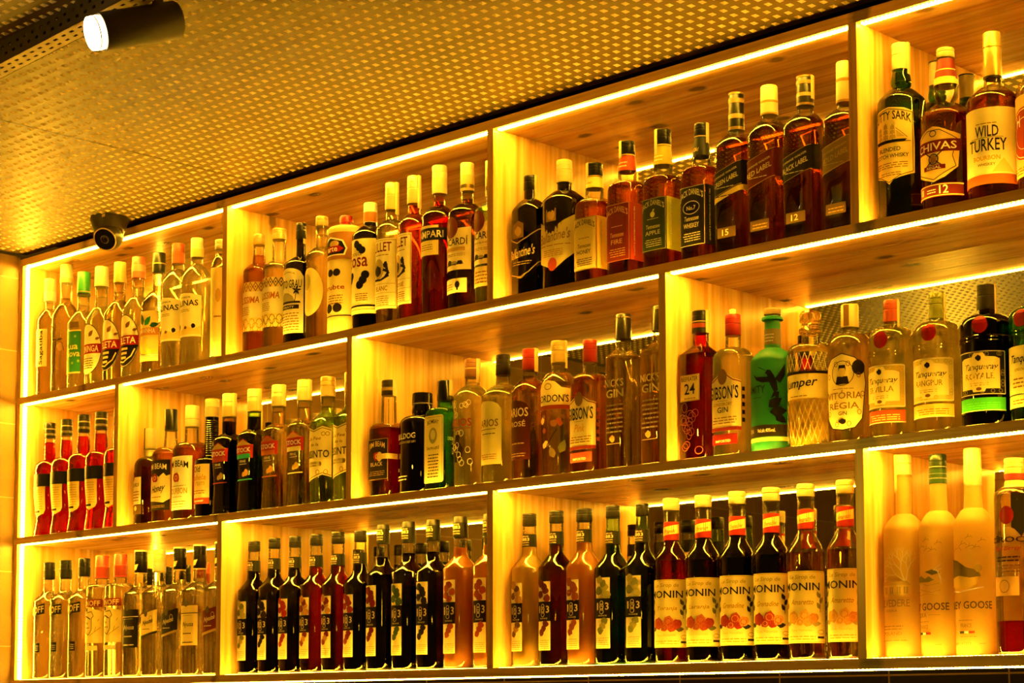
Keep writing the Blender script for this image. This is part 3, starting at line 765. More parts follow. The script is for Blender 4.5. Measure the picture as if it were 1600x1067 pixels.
# ================================================================== TOP ROW, second bay
GP2 = 'mixed bottles in the second top bay'
def issima(b, dk):
    W = .046
    p = b.rect(-W, W, .056, .177, CREAM)
    p.rect(-W, W, .153, .177, (.70, .50, .2))
    for i in range(7):
        u = -W + .0066 + i * .0132; p.line([(u - .006, .165), (u, .176), (u + .006, .165), (u, .154), (u - .006, .165)], .0018, dk); p.disc(u, .165, .0016, .0024, dk)
    p.text('VELISSIMA', -.038, .036, .124, .141, (.62, .22, .05), shear=.1)
    p.small(-.03, .012, .096, .118, 5, BROWN, 8)
    p.rect(-W, W, .056, .088, (.74, .56, .22))
    for i in range(5):
        u = -W + .01 + i * .018; p.ring(u, .074, .008, .012, .0016, dk); p.ring(u + .009, .064, .008, .012, .0014, dk)
b = Bot('issima', 'cachaca_bottle', 'amber bottle with latticed cream label, first in the second top bay', group='bottles with latticed cream labels')
b.glass(); b.fill(L_AMBER, .25); b.cap((.80, .60, .22), 'screw', metal=.5); issima(b, BROWN); b.done()
b = Bot('issima2', 'cachaca_bottle', 'clear bottle with latticed cream label beside the amber one', group='bottles with latticed cream labels')
b.glass(); b.fill(L_PALE, .215); b.cap((.84, .66, .28), 'screw', metal=.5); issima(b, INK); b.done()

b = Bot('santo', 'cachaca_bottle', 'dark bottle with arched cream label of a seaside sketch and black cap', group=GP2)
b.glass(G_DARK); b.fill(L_BLACK); b.cap(BLACK, 'screw', rs=1.1); b.seal(1)
p = b.rect(-.043, .043, .029, .187, PAPER, arch=.022); p.text('CACHACA', -.022, .022, .170, .174, INK, arch=.005); p.text('SANTO GRAU', -.040, .038, .138, .158, INK)
p.poly([(-.03, .106), (-.026, .118), (-.012, .128), (.004, .126), (.016, .118), (.022, .106)], GREY); p.poly([(-.03, .106), (.034, .106), (.036, .101), (-.03, .101)], INK)
for i in range(5): leaf(p, .026, .132, .012, .2 + i * 1.25, INK, .2)
p.line([(.026, .132), (.022, .106)], .0016, INK); p.rect(-.028, .032, .087, .097, INK); p.text('PARATY', -.018, .02, .0895, .0945, CREAM); p.small(-.03, .032, .036, .082, 7, BROWN, 5); b.done()

b = Bot('halfmoon', 'cachaca_bottle', 'clear bottle with big round pale label and gold cap', group=GP2)
b.glass(); b.fill(L_PALE, .26); b.cap((.80, .62, .25), 'screw', metal=.5)
p = b.oval(0, .118, .037, .058, (.84, .68, .30)); p.disc(-.008, .142, .013, .02, (.55, .46, .2)); b.done()

b = Bot('urbte', 'liqueur_bottle', 'broad shouldered bottle, brown above and cream below, with short red cap', sh='f', group=GP2)
b.shell('glass', milky((.80, .60, .26), .4, .3, 'cream_glaze'), 0, b.zc + .003); b.cap(RED, 'knob')
p = b.rect(-.125, .125, .181, .246, (.32, .13, .035))
p.poly([(-.036, .190), (.034, .190), (.040, .206), (.030, .226), (-.006, .236), (-.036, .226)], CREAM); p.poly([(-.033, .193), (.031, .193), (.036, .206), (.027, .223), (-.006, .232), (-.033, .223)], BLACK)
p.disc(.006, .218, .014, .008, (.5, .3, .1)); p.poly([(-.02, .198), (.02, .198), (.032, .206), (.02, .213), (-.02, .213)], RED); p.text('arte', -.018, .016, .2, .211, CREAM)
p = b.rect(-.125, .125, .046, .178, (.82, .66, .32)); p.text('yrubte', -.030, .034, .106, .121, (.55, .05, .02))
p.disc(-.006, .150, .010, .009, INK); p.disc(.014, .150, .010, .009, INK); p.disc(-.010, .066, .012, .011, INK); p.disc(.016, .066, .012, .011, INK); p.small(-.016, .03, .076, .10, 4, BROWN, 2); p.rect(-.125, .125, .046, .0485, INK); b.done()

b = Bot('cosa', 'liqueur_bottle', 'dark bottle in a full cream wrap with black spots, white cap banded orange', group=GP2)
b.glass(G_DARK); b.fill(L_BLACK, .25); b.cap(WHITE, 'sleeve', [(.02, .52, (.62, .18, .04))])
p = b.rect(-.125, .125, .04, .215, (.82, .70, .38)); p.text('cosa', -.034, .030, .149, .172, (.32, .03, .02)); p.text('DOLCE', -.018, .016, .176, .183, BROWN)
for u, z, r in ((.000, .203, .009), (.008, .195, .009), (.016, .188, .009), (.024, .13, .010), (.018, .118, .010), (.010, .107, .010), (-.024, .122, .010), (-.018, .13, .009)): p.disc(u, z, r, r, BLACK)
p.rect(-.125, .125, .056, .060, BLACK); p.rect(-.125, .125, .049, .050, BLACK); p.small(-.004, .03, .07, .09, 4, BROWN, 9); b.done()

def lillet(b, word, u0, u1):
    p = b.rect(u0, u1, .040, .202, PAPER); p.line([(u0 + .002, .046), (u1 - .002, .046), (u1 - .002, .198), (u0 + .002, .198), (u0 + .002, .046)], .0008, MAROON)
    uc = (u0 + u1) / 2; p.text('LILLET', uc - .026, uc + .026, .172, .193, MAROON); p.small(uc - .02, uc + .02, .163, .168, 1, BROWN)
    p.disc(uc - .008, .132, .017, .024, (.40, .30, .14)); blob(p, uc - .01, .128, .012, INK, 3); blob(p, uc + .012, .140, .006, INK, 4); p.line([(uc + .006, .13), (uc + .02, .124), (uc + .012, .112)], .006, INK); p.line([(uc - .024, .108), (uc, .106), (uc + .02, .116)], .005, INK); p.line([(uc + .012, .148), (uc + .016, .128)], .006, INK)
    p.rect(u0 + .003, u1 - .003, .097, .0976, MAROON); p.text(word, uc - .017, uc + .017, .081, .092, BROWN); p.rect(u0 + .003, u1 - .003, .076, .0766, MAROON); p.small(uc - .02, uc + .02, .048, .072, 5, BROWN, 6)
b = Bot('lillet', 'aperitif_bottle', 'pale aperitif bottle with long cream label and gold foil neck', group='aperitif bottles with long cream labels')
b.glass(); b.fill(L_PALE, .26); b.cap((.76, .58, .26), 'screw', [(0, .5, (.62, .44, .18))], metal=.4); b.seal(1); lillet(b, 'BLANC', -.034, .042); b.done()
b = Bot('lillet2', 'aperitif_bottle', 'rose red aperitif bottle with long cream label, beside the pale one', group='aperitif bottles with long cream labels')
b.glass(); b.fill((.85, .10, .04), .27); b.cap((.78, .60, .28), 'screw', [(0, .5, (.62, .44, .18))], metal=.4); b.seal(1); lillet(b, 'ROSÉ', -.046, .0245); b.done()

b = Bot('campari', 'aperitif_bottle', 'dark red bottle with navy band of cream capitals and tall cream cap', group=GP2)
b.glass((.9, .5, .4)); b.fill(L_DRED); b.cap((.80, .62, .32), 'screw', [(0, .55, (.74, .54, .26))])
p = b.rect(-.034, .031, .138, .205, (.74, .60, .26)); p.small(-.018, .018, .15, .165, 3, BROWN, 2)
p = b.rect(-.060, .060, .171, .199, NAVY, off=.0007); p.rect(-.060, .060, .1725, .174, GOLD); p.rect(-.060, .060, .196, .1975, GOLD); p.text('CAMPARI', -.042, .042, .177, .193, CREAM); b.done()

def bacardi(b, dark):
    p = b.sheet([(-.044, .091), (.044, .091), (.044, .186), (.012, .183), (.012, .176), (-.044, .173)], (.80, .70, .46))
    p.text('BACARDÍ', -.038, .036, .146, .166, INK)
    if dark: p.rect(-.034, .030, .133, .141, (.45, .27, .1))
    else: p.text('CARTA BLANCA', -.026, .026, .136, .140, BROWN)
    p.small(-.024, .03, .122, .129, 2, BROWN, 4); blob(p, -.012, .108, .009, INK, 7, sq=.7); blob(p, .004, .106, .009, GREY, 8, sq=.6); blob(p, .018, .107, .007, INK, 9, sq=.7); p.line([(-.024, .102), (.026, .104)], .002, INK)
    e = b.oval(-.006, .186, .020, .024, (.26, .06, .03), off=.0012, name='emblem'); e.disc(-.006, .186, .0165, .020, (.10, .03, .015)); e.poly([(-.016, .190), (-.010, .194), (-.006, .188), (-.002, .194), (.004, .190), (-.002, .184), (-.006, .179), (-.010, .184)], (.02, .01, .01))
b = Bot('bacardi', 'rum_bottle', 'dark brown rum bottle with round bat emblem and cream cap', group='rum bottles with a round emblem')
b.glass(); b.fill((.20, .05, .012)); b.cap((.82, .66, .36), 'screw', [(0, .55, (.72, .54, .22)), (.09, .22, INK)]); bacardi(b, True)
p = b.rect(-.034, .034, .040, .072, PAPER); p.disc(.012, .058, .006, .008, INK); p.small(-.026, .0, .048, .064, 3, BROWN, 1); p.rect(.010, .014, .046, .054, INK); b.done()
b = Bot('bacardi2', 'rum_bottle', 'clear rum bottle with round emblem, against the upright in the second top bay', group='rum bottles with a round emblem')
b.glass(); b.fill(L_GREEN); b.cap((.82, .66, .36), 'screw', [(0, .5, (.74, .56, .24)), (.16, .28, INK)]); bacardi(b, False)
p = b.rect(-.034, .034, .042, .086, (.60, .52, .24)); p.small(-.02, .02, .05, .08, 4, BROWN, 2); b.done()

# ================================================================== TOP ROW, third bay: whiskies
def ballant(b, body, ink, chev):
    b.glass(G_DARK); b.fill((.07, .022, .008))
    if body: p = b.sheet([(-.056, .070), (-.040, .066), (.008, .046), (.026, .058), (.054, .079), (.075, .085), (.075, .168), (.054, .160), (.030, .148), (.007, .134), (-.04, .153), (-.056, .158)], body)
    else: p = b.ink
    return p
b = Bot('ballb', 'whisky_bottle', 'dark whisky bottle with gold chevron lines, first bottle of the third top bay', sh='d', sec=2.6, flat=.85, group='scotch bottles with wide shoulders')
p = ballant(b, None, GOLD, True); b.cap(BLACK, 'screw'); b.seal(1, drop=.02)
p.line([(-.05, .138), (-.006, .1195), (.02, .129), (.045, .145), (.06, .150)], .0022, GOLD, True); p.line([(-.05, .060), (.002, .045), (.024, .055), (.045, .075), (.06, .080)], .0022, GOLD, True)
p.text("Ballantine's", -.032, .036, .088, .110, (.70, .50, .18), shear=.15, slope=.12); p.small(-.022, .03, .072, .082, 2, DGOLD, 3); p.poly([(-.018, .130), (.012, .130), (.012, .160), (-.003, .168), (-.018, .160)], (.22, .12, .04)); blob(p, -.003, .145, .010, DGOLD, 3); p.line([(-.006, .046), (.006, .044), (.014, .05)], .004, GOLD, True); b.done()
b = Bot('ballc', 'whisky_bottle', 'wide dark whisky bottle with chevron cream label and red wax seal', sh='d', sec=2.6, flat=.85, group='scotch bottles with wide shoulders')
p = ballant(b, (.38, .30, .12), INK, False); b.cap((.84, .68, .36), 'screw', [(0, .3, (.78, .60, .28))]); p.text("Ballantine's", -.036, .044, .107, .130, (.16, .09, .03), shear=.15, slope=.1); p.small(-.036, .05, .098, .103, 1, BROWN, 3); p.small(-.024, .03, .076, .092, 4, BROWN, 7)
e = b.oval(.004, .058, .012, .014, (.42, .06, .03), off=.0012, name='wax_seal'); b.ink.poly([(-.014, .150), (.014, .150), (.014, .176), (0, .184), (-.014, .176)], (.24, .14, .05)); blob(b.ink, 0, .163, .010, DGOLD, 5); b.done()

GJ = 'square whiskey bottles in the third top bay'
def jd(b, col, side, ink, word, z0, z1, lw, seal=True, sidetxt=(.8, .7, .3)):
    W = .0315
    p = b.rect(-W, W, z0, z1, col); k = (z1 - z0)
    for a, b_ in ((W, -W),): p.line([(-W + .001, z0 + .001), (W - .001, z0 + .001), (W - .001, z1 - .001), (-W + .001, z1 - .001), (-W + .001, z0 + .001)], .0007, ink)
    p.text("JACK DANIEL'S", -.028, .028, z0 + k * .74, z0 + k * .88, ink, arch=.010)
    if word == 'WHISKEY':
        p.disc(0, z0 + k * .64, .021, .0135, ink, n=20); p.disc(0, z0 + k * .64, .0195, .012, col, n=20); p.text('No.7', -.011, .011, z0 + k * .60, z0 + k * .67, ink)
    else: p.small(-.016, .016, z0 + k * .60, z0 + k * .63, 1, ink)
    p.text('Tennessee', -.018, .018, z0 + k * .42, z0 + k * .50, ink, shear=.15); p.text(word, -.019 if len(word) > 4 else -.015, .019 if len(word) > 4 else .015, z0 + k * .30, z0 + k * .38, ink); p.small(-.022, .022, z0 + k * .08, z0 + k * .24, 4, ink, 4)
    s_ = b.sheet([(W + .0015, z0), (W + .062, z0), (W + .062, z1), (W + .0015, z1)], side, name='side_label'); s_.text('QUALITY & CRAFTSMANSHIP SINCE 1866', W + .010, W + .014, z0 + .008, z1 - .008, sidetxt, vert=True)
    return p
def jdbody(b, seal):
    b.glass(); b.fill(L_WHISKY, b.zs + .012); b.cap(BLACK, 'screw', [(0, .08, GOLD)])
    n = b.neck(b.zn + .022, b.zc - .0005, seal); return n
b = Bot('jdhoney', 'whiskey_bottle', 'square whiskey bottle with cream label and golden side panel', sh='f', sec=6, bulge=.0025, group=GJ)
n = jdbody(b, (.78, .58, .18)); n.text("HONEY", -.008, .008, b.zn + .03, b.zn + .034, INK); b.seal(-1, drop=.004); jd(b, (.38, .28, .10), (.62, .40, .08), INK, 'HONEY', .030, .139, 1, sidetxt=(.3, .2, .05)); b.done()
b = Bot('jdfire', 'whiskey_bottle', 'square whiskey bottle with deep red label and orange side panel', sh='f', sec=6, bulge=.0025, group=GJ)
n = jdbody(b, (.55, .06, .015)); n.small(-.012, .012, b.zn + .03, b.zn + .045, 2, (.7, .4, .15)); b.seal(-1, drop=.004); jd(b, (.20, .014, .010), (.55, .06, .012), (.50, .22, .08), 'FIRE', .033, .151, 1, sidetxt=(.75, .5, .2)); b.done()
b = Bot('jdapple', 'whiskey_bottle', 'square whiskey bottle with dark green label and lime side panel', sh='f', sec=6, bulge=.0025, group=GJ)
n = jdbody(b, (.30, .26, .03)); n.small(-.012, .012, b.zn + .03, b.zn + .045, 2, (.7, .6, .2)); b.seal(-1, drop=.02); p = jd(b, (.030, .055, .018), (.34, .36, .03), (.40, .34, .14), 'APPLE', .039, .145, 1); p.disc(0, .112, .006, .006, (.4, .38, .15)); leaf(p, 0, .118, .007, .8, (.4, .38, .15)); b.done()
b = Bot('jdblack', 'whiskey_bottle', 'square whiskey bottle with black label in white lettering', sh='f', sec=6, bulge=.0025, group=GJ)
n = jdbody(b, BLACK); n.text('Old', -.008, .004, b.zn + .03, b.zn + .038, GOLD, shear=.2); b.seal(1, drop=.03); jd(b, BLACK, BLACK, (.72, .62, .38), 'WHISKEY', .032, .1505, 1, sidetxt=(.72, .6, .3)); b.done()

GW = 'square scotch bottles with slanted labels'
def jw(b, col, word, ink, strip, liq, capc, bands, num=None, zl=(.128, .178), side=True, slope=.30):
    b.glass(); b.fill(liq, b.zs + .015); b.cap(capc, 'sleeve', bands)
    z0, z1 = zl; W = .0345
    p = b.sheet([(-W, z0 - slope * W), (W, z0 + slope * W), (W + .024, z0 + slope * (W + .006)), (W + .024, z1 + slope * (W + .006)), (W, z1 + slope * W), (-W, z1 - slope * W)], col)
    p.text('JOHNNIE WALKER', -.030, .026, (z0 + z1) / 2 + .008, (z0 + z1) / 2 + .0135, ink, slope=slope); p.text(word, -.031, .028, (z0 + z1) / 2 - .007, (z0 + z1) / 2 + .003, ink, slope=slope); p.small(-.026, .02, (z0 + z1) / 2 - .016, (z0 + z1) / 2 - .012, 1, ink)
    p.line([(-W, z0 + .0012 - slope * W), (W, z0 + .0012 + slope * W)], .0009, DGOLD); p.line([(-W, z1 - .0012 - slope * W), (W, z1 - .0012 + slope * W)], .0009, DGOLD)
    if strip: q = b.sheet([(-W, z0 - .0115 - slope * W), (W, z0 - .0115 + slope * W), (W + .024, z0 - .0115 + slope * (W + .006)), (W + .024, z0 - .001 + slope * (W + .006)), (W, z0 - .001 + slope * W), (-W, z0 - .001 - slope * W)], strip, name='label_strip'); q.small(-.03, .03, z0 - .009, z0 - .004, 1, INK)
    if num:
        q = b.rect(-.022, .022, .034, .054, (.10, .055, .02), name='age_label'); q.text(num, -.010 if len(num) < 3 else -.02, .006, .038, .050, (.80, .64, .28)) if num != ' ' else q.small(-.018, .018, .038, .05, 2, DGOLD)
    b.done()
BANDS = [(.0, .08, DGOLD), (.30, .42, (.55, .42, .18)), (.72, .84, DGOLD), (.95, 1.0, DGOLD)]
jw(Bot('jwgreen', 'whisky_bottle', 'square scotch bottle with black slanted label and gold strip beneath it', sh='d', sec=5, group=GW), (.016, .018, .010), 'GREEN LABEL', (.62, .52, .24), (.55, .42, .12), (.33, .09, .02), BLACK, BANDS, '15', (.124, .172))

jw(Bot('jwred', 'whisky_bottle', 'square scotch bottle with dark red slanted label and cream cap', sh='d', sec=5, group=GW), (.16, .012, .010), 'RED LABEL', (.62, .46, .18), None, (.45, .13, .025), (.82, .66, .36), [(.0, .06, DGOLD), (.40, .48, DGOLD)], ' ', (.124, .180))
b = Bot('jwblack', 'whisky_bottle', 'square scotch bottle with black slanted label, tax strip on its cap', sh='d', sec=5, group=GW); 
jw(b, BLACK, 'BLACK LABEL', (.62, .52, .28), None, (.38, .10, .02), (.03, .022, .014), BANDS, '12', (.121, .169)); b.seal(1, drop=-.012)
jw(Bot('jwgold', 'whisky_bottle', 'square scotch bottle with olive gold slanted label, last in the third top bay', sh='d', sec=5, group=GW), (.14, .09, .03), 'GOLD LABEL', (.30, .20, .06), None, (.30, .08, .018), (.82, .66, .36), [(.0, .06, DGOLD), (.50, .58, DGOLD)], ' ', (.119, .170))

# ================================================================== TOP ROW, fourth bay
GC = 'green scotch bottles'
def cutty(b):
    b.glass((.16, .50, .14)); b.fill((.55, .50, .10), .28); b.cap((.86, .76, .50), 'screw', [(0, .5, (.82, .70, .42))])
    W = .047
    p = b.sheet([(-W, .085), (-.02, .078), (-.008, .074), (0, .066), (.008, .074), (.02, .078), (W, .085), (W + .001, .14), (W - .002, .198), (.030, .204), (0, .208), (-.030, .204), (-W + .002, .198), (-W - .001, .14)], (.84, .66, .24))
    P = [(-W + .003, .088), (-.02, .081), (0, .070), (.02, .081), (W - .003, .088), (W - .003, .196), (0, .205), (-W + .003, .196), (-W + .003, .088)]; p.line(P, .0012, INK)
    p.text('CUTTY SARK', -.042, .042, .176, .192, INK, arch=.009)
    p.poly([(-.030, .142), (.028, .142), (.034, .147), (-.036, .148)], BLACK)
    for u, h in ((-.02, .026), (-.006, .032), (.008, .028)):
        p.line([(u, .147), (u, .147 + h)], .001, INK)
        for j in range(3): p.poly([(u - .006 + j * .0008, .149 + j * h * .3), (u + .006 - j * .0008, .149 + j * h * .3), (u + .005 - j * .0008, .149 + (j + .85) * h * .3), (u - .005 + j * .0008, .149 + (j + .85) * h * .3)], (.46, .32, .1))
    p.line([(.014, .168), (.034, .15)], .0009, INK); p.poly([(.015, .164), (.030, .151), (.016, .151)], (.5, .36, .12)); p.line([(-.04, .141), (.04, .143)], .001, INK)
    p.text('BLENDED', -.022, .022, .126, .1335, INK); p.text('SCOTCH WHISKY', -.036, .036, .114, .1215, INK); p.small(-.034, .034, .096, .108, 3, BROWN, 5); p.small(-.022, .022, .082, .09, 2, BROWN, 6)
b = Bot('cutty', 'whisky_bottle', 'green bottle with yellow sailing ship label, front of the top right bay', sh='d', bulge=.004, group=GC); cutty(b); b.seal(1, drop=.01); b.done()
b = Bot('cutty2', 'whisky_bottle', 'green bottle standing behind the one with the sailing ship label', sh='d', bulge=.003, group=GC); b.glass((.2, .55, .16)); b.fill((.55, .5, .1), .27); b.cap((.86, .76, .50), 'sleeve', [(.94, 1.0, BLACK)]); b.done()

b = Bot('chivas', 'whisky_bottle', 'rounded amber bottle with gold shield label and maroon bands', sh='d', bulge=.0075, group='whiskies in the top right bay')
b.glass(); b.fill(L_WHISKY, .176); b.cap((.86, .70, .34), 'screw'); n = b.neck(.246, .284, (.25, .02, .015)); n.rect(-.03, .03, .246, .249, GOLD); n.rect(-.03, .03, .262, .264, GOLD); b.neck(.236, .246, (.75, .52, .16))
p = b.sheet([(-.046, .07), (-.02, .060), (0, .053), (.02, .060), (.044, .078), (.038, .098), (.046, .128), (.050, .136), (.030, .142), (.012, .150), (0, .153), (-.012, .150), (-.03, .142), (-.05, .136)], (.72, .50, .16))
p.line([(-.040, .073), (0, .057), (.040, .079), (.034, .098), (.043, .128), (.012, .146), (-.012, .146), (-.043, .13)], .0013, INK); p.rect(-.049, .049, .106, .128, (.22, .02, .02)); p.text('CHIVAS', -.042, .042, .110, .124, CREAM); p.ring(0, .094, .010, .010, .002, INK); p.line([(-.02, .110), (.02, .078)], .002, INK); p.line([(.02, .110), (-.02, .078)], .002, INK); p.disc(0, .094, .006, .007, BROWN)
p.rect(-.022, .022, .075, .083, (.22, .02, .02)); p.text('REGAL', -.014, .014, .0765, .0815, CREAM); p.ring(0, .140, .007, .006, .0016, INK)
q = b.rect(-.07, .054, .026, .050, (.20, .018, .015)); q.rect(-.07, .054, .047, .0485, GOLD); q.rect(-.07, .054, .0275, .029, GOLD); q.text('XII', -.040, -.026, .033, .044, CREAM); q.text('12', .010, .026, .031, .046, CREAM); q.small(-.016, .004, .034, .043, 2, CREAM); b.done()

b = Bot('turkey', 'bourbon_bottle', 'bourbon bottle with cream label and tall clear gold foiled neck', sh='d', rot=.22, group='whiskies in the top right bay')
b.glass(); b.fill(L_WHISKY, .197); b.cap((.80, .58, .20), 'sleeve', [(.66, .68, DGOLD), (.0, .04, INK)], metal=.5)
p = b.rect(-.064, .064, .044, .165, (.84, .72, .42)); p.text('WILD', -.020, .022, .113, .133, INK); p.text('TURKEY', -.034, .036, .088, .110, INK); p.rect(-.03, .03, .1115, .1122, INK); p.text('BOURBON', -.024, .024, .072, .080, (.5, .22, .04)); p.text('WHISKEY', -.016, .016, .062, .067, INK); p.small(-.02, .02, .136, .14, 1, BROWN); p.poly([(.01, .05), (.03, .075), (.05, .05)], (.7, .5, .2))
q = b.rect(-.064, .064, .030, .047, (.60, .20, .03), off=.0007); q.small(-.03, .04, .036, .04, 1, GOLD); b.done()

b = Bot('hround', 'whiskey_bottle', 'big bellied bottle with peach label and red circle, at the frame edge', sh='d', rot=-.33, group='whiskies in the top right bay')
b.glass(); b.fill(L_WHISKY, .16); b.cap((.5, .3, .1), 'cork')
p = b.rect(-.055, .055, .03, .172, (.78, .46, .2)); p.disc(0, .105, .044, .046, (.62, .09, .03), n=24); p.ring(0, .105, .041, .043, .0016, CREAM, 24); p.ring(0, .105, .026, .028, .0012, CREAM, 20); p.text('H', -.022, -.010, .118, .138, CREAM); p.text('WHISKEY', -.041, -.028, .086, .090, CREAM, slope=-.8); p.small(-.05, .05, .035, .05, 3, BROWN, 4); b.done()

# ================================================================== MIDDLE ROW, left half bay
def aper_wob(t): return 1.0 if t > .75 else (1.0 - .13 * (.5 - .5 * math.cos(PI * min(1, (.75 - t) / .42))) if t > .30 else .87 + .15 * (.5 + .5 * math.cos(PI * min(1, t / .30))))
def aperol(key, label):
    b = Bot(key, 'aperitif_bottle', label, sh='D', wob=aper_wob, bulge=.0022, group='red aperitif bottles in the left middle bay')
    b.glass((1, .93, .88)); b.fill(L_RED, b.zc - .012); b.cap((.02, .018, .016), 'screw', [(.02, .40, BLACK), (.16, .30, (.62, .50, .24)), (.55, .62, (.5, .4, .2))])
    p = b.sheet([(-.022, .070), (.004, .058), (.022, .066), (.027, .076), (.031, .142), (-.022, .142)], (.66, .50, .16)); p.small(-.014, .022, .078, .136, 9, DGOLD, 3); p.rect(-.016, .010, .068, .074, INK)
    p = b.rect(-.052, .0455, .140, .175, NAVY, off=.0009); p.text('APEROL', -.038, .034, .148, .167, (.72, .52, .24)); p.rect(-.052, .0455, .1405, .142, GOLD); p.rect(-.052, .0455, .173, .1745, GOLD); b.done()
aperol('aperol', 'red aperitif bottle touching the left side panel, first of five')
aperol('aperol2', 'red aperitif bottle, second of five from the left side panel')
aperol('aperol3', 'red aperitif bottle in the middle of its row of five')
aperol('aperol4', 'red aperitif bottle, second from the upright in the row of five')
aperol('aperol5', 'red aperitif bottle against the upright, partly hidden, last of five')

# ================================================================== MIDDLE ROW, second bay
GM = 'bourbon and rum bottles in the second middle bay'
b = Bot('bac8', 'rum_bottle', 'short dark amber rum bottle with cream label, first in the second middle bay', sh='D', group=GM)
b.glass(); b.fill((.30, .06, .012), .175); b.cap((.80, .66, .34), 'sleeve'); b.neck(.183, .2, (.6, .5, .25)); b.seal(-1, INK, drop=.002)
p = b.rect(-.036, .0155, .055, .126, PAPER); p.text('BACARDÍ', -.034, .010, .101, .113, INK); p.small(-.028, .01, .064, .094, 4, BROWN, 3); q = b.rect(-.030, .017, .030, .053, (.10, .05, .015)); blob(q, -.004, .045, .006, GOLD, 3)
e = b.oval(-.022, .128, .013, .014, (.45, .07, .03), off=.0010, name='emblem'); e.disc(-.022, .128, .008, .009, INK); b.done()

def beam_seal(p, u, z, r=.010): blob(p, u, z, r * 1.15, (.55, .06, .05), 3, n=16); p.disc(u, z, r * .6, r * .6, (.72, .35, .2)); p.disc(u, z, r * .3, r * .35, (.5, .05, .05))
b = Bot('jbhoney', 'bourbon_bottle', 'amber bourbon bottle with black and cream wavy label and black cap', sh='D', sec=2.8, group=GM)
b.glass(); b.fill(L_AMBER, .18); b.cap(BLACK, 'sleeve'); b.seal(-1, drop=-.012)
p = b.rect(-.044, .044, .033, .162, (.028, .018, .010)); p.poly([(-.044, .062), (-.03, .058), (-.02, .066), (-.006, .056), (.010, .064), (.026, .052), (.044, .062), (.044, .124), (.034, .120), (.026, .128), (.010, .118), (-.006, .128), (-.02, .120), (-.044, .126)], (.78, .66, .36))
p.text('JIM BEAM', -.036, .034, .131, .150, CREAM, arch=.004); beam_seal(p, -.006, .116, .010); p.text('Honey', -.022, .026, .074, .098, INK, shear=.3, slope=.12); p.small(-.02, .03, .04, .048, 2, DGOLD, 2); p.small(-.02, .02, .066, .072, 1, BROWN); b.done()
b = Bot('jbwhite', 'bourbon_bottle', 'bourbon bottle with white label, red rosette and cream cap', sh='D', sec=2.8, group=GM)
b.glass(); b.fill(L_WHISKY, .186); b.cap((.86, .74, .44), 'sleeve', [(.35, .37, BROWN)])
p = b.rect(-.052, .046, .028, .164, WHITE); p.text('JIM BEAM', -.040, .036, .126, .148, INK, arch=.006); beam_seal(p, -.004, .110, .011); p.small(-.03, .03, .088, .092, 1, BROWN, 4); p.text('BOURBON', -.034, .034, .068, .083, (.40, .22, .06)); p.small(-.02, .02, .06, .064, 1, BROWN); p.small(-.03, .03, .034, .054, 3, GREY, 4); b.done()

b = Bot('kal', 'liqueur_bottle', 'dark coffee liqueur bottle with long ringed neck and red bottomed label', sh='c', group=GM)
b.glass(G_BLACK); b.fill(L_BLACK); b.cap((.80, .66, .34), 'screw', [(0, .55, (.55, .42, .2))])
k = 16
for i in range(k):
    z = b.zn + .004 + (b.zc - b.zn - .01) * i / k; r = b.rad(z) + .0009; lathe('neck_ring', [(z, r - .0008), (z + .0011, r), (z + .0022, r - .0008)], paint((.03, .022, .016), .15), b.root, close=False)
p = b.rect(-.042, .034, .036, .136, (.72, .56, .26)); p.text('Old', -.020, .008, .116, .132, INK); p.text('tabela', -.026, .024, .096, .110, (.5, .22, .08), shear=.25); p.text('rum', -.010, .020, .082, .092, (.45, .3, .12), shear=.25); p.small(-.02, .024, .062, .074, 2, BROWN, 3); p.rect(-.042, .034, .036, .051, (.58, .10, .05)); p.text('liqueur', -.018, .02, .040, .047, CREAM); b.done()

def stock_wob(t): return 1.0 - .10 * (.5 - .5 * math.cos(PI * min(1, max(0, (.86 - t) / .46)))) if t > .40 else .90 + .09 * (.5 + .5 * math.cos(PI * min(1, t / .40)))
def stock(key, label, liq, glass, capc, band, tip, fruit):
    b = Bot(key, 'liqueur_bottle', label, sh='d', sec=3.6, wob=stock_wob, group='wavy liqueur bottles with red name blocks')
    b.glass(glass); b.fill(liq, b.zn + .03); b.cap((.84, .68, .36), 'sleeve', [(.0, .45, capc), (.62, .64, BROWN)]); b.seal(1, drop=-.002)
    p = b.sheet([(-.030, .134), (.032, .134), (.034, .166), (.020, .168), (.016, .176), (.002, .182), (-.014, .176), (-.018, .168), (-.032, .166)], (.62, .03, .02)); p.poly([(-.030, .166), (.030, .166), (.018, .168), (.012, .175), (.002, .180), (-.010, .175), (-.016, .168)], tip)
    p.text('STOCK', -.025, .027, .149, .160, WHITE); p.rect(-.024, .026, .134, .1445, band)
    k = b.ink; k.text('FINE', -.010, .012, .124, .130, (.6, .5, .3)); k.rect(-.012, .014, .1195, .1208, (.6, .5, .3)); blob(k, .012, .099, .008, fruit, 4); blob(k, .002, .095, .006, fruit, 6); k.rect(-.026, .028, .081, .0835, band); b.done()
stock('stock1', 'wavy black liqueur bottle with red name block, beside the ringed neck bottle', L_BLACK, (.5, .4, .3), (.66, .5, .2), (.58, .10, .06), DGOLD, (.35, .22, .08))
stock('stock2', 'wavy dark green liqueur bottle with red and teal block', (.006, .05, .02), (.35, .6, .35), (.72, .56, .24), (.03, .36, .24), DGOLD, (.62, .32, .06))
stock('stock3', 'wavy clear liqueur bottle with red and orange name block', L_PALE, None, (.74, .6, .28), (.78, .28, .08), (.6, .2, .08), (.6, .28, .05))
stock('stock4', 'wavy clear liqueur bottle with red and cream name block', L_PALE, None, (.82, .68, .38), (.80, .66, .32), (.6, .25, .1), (.65, .42, .1))

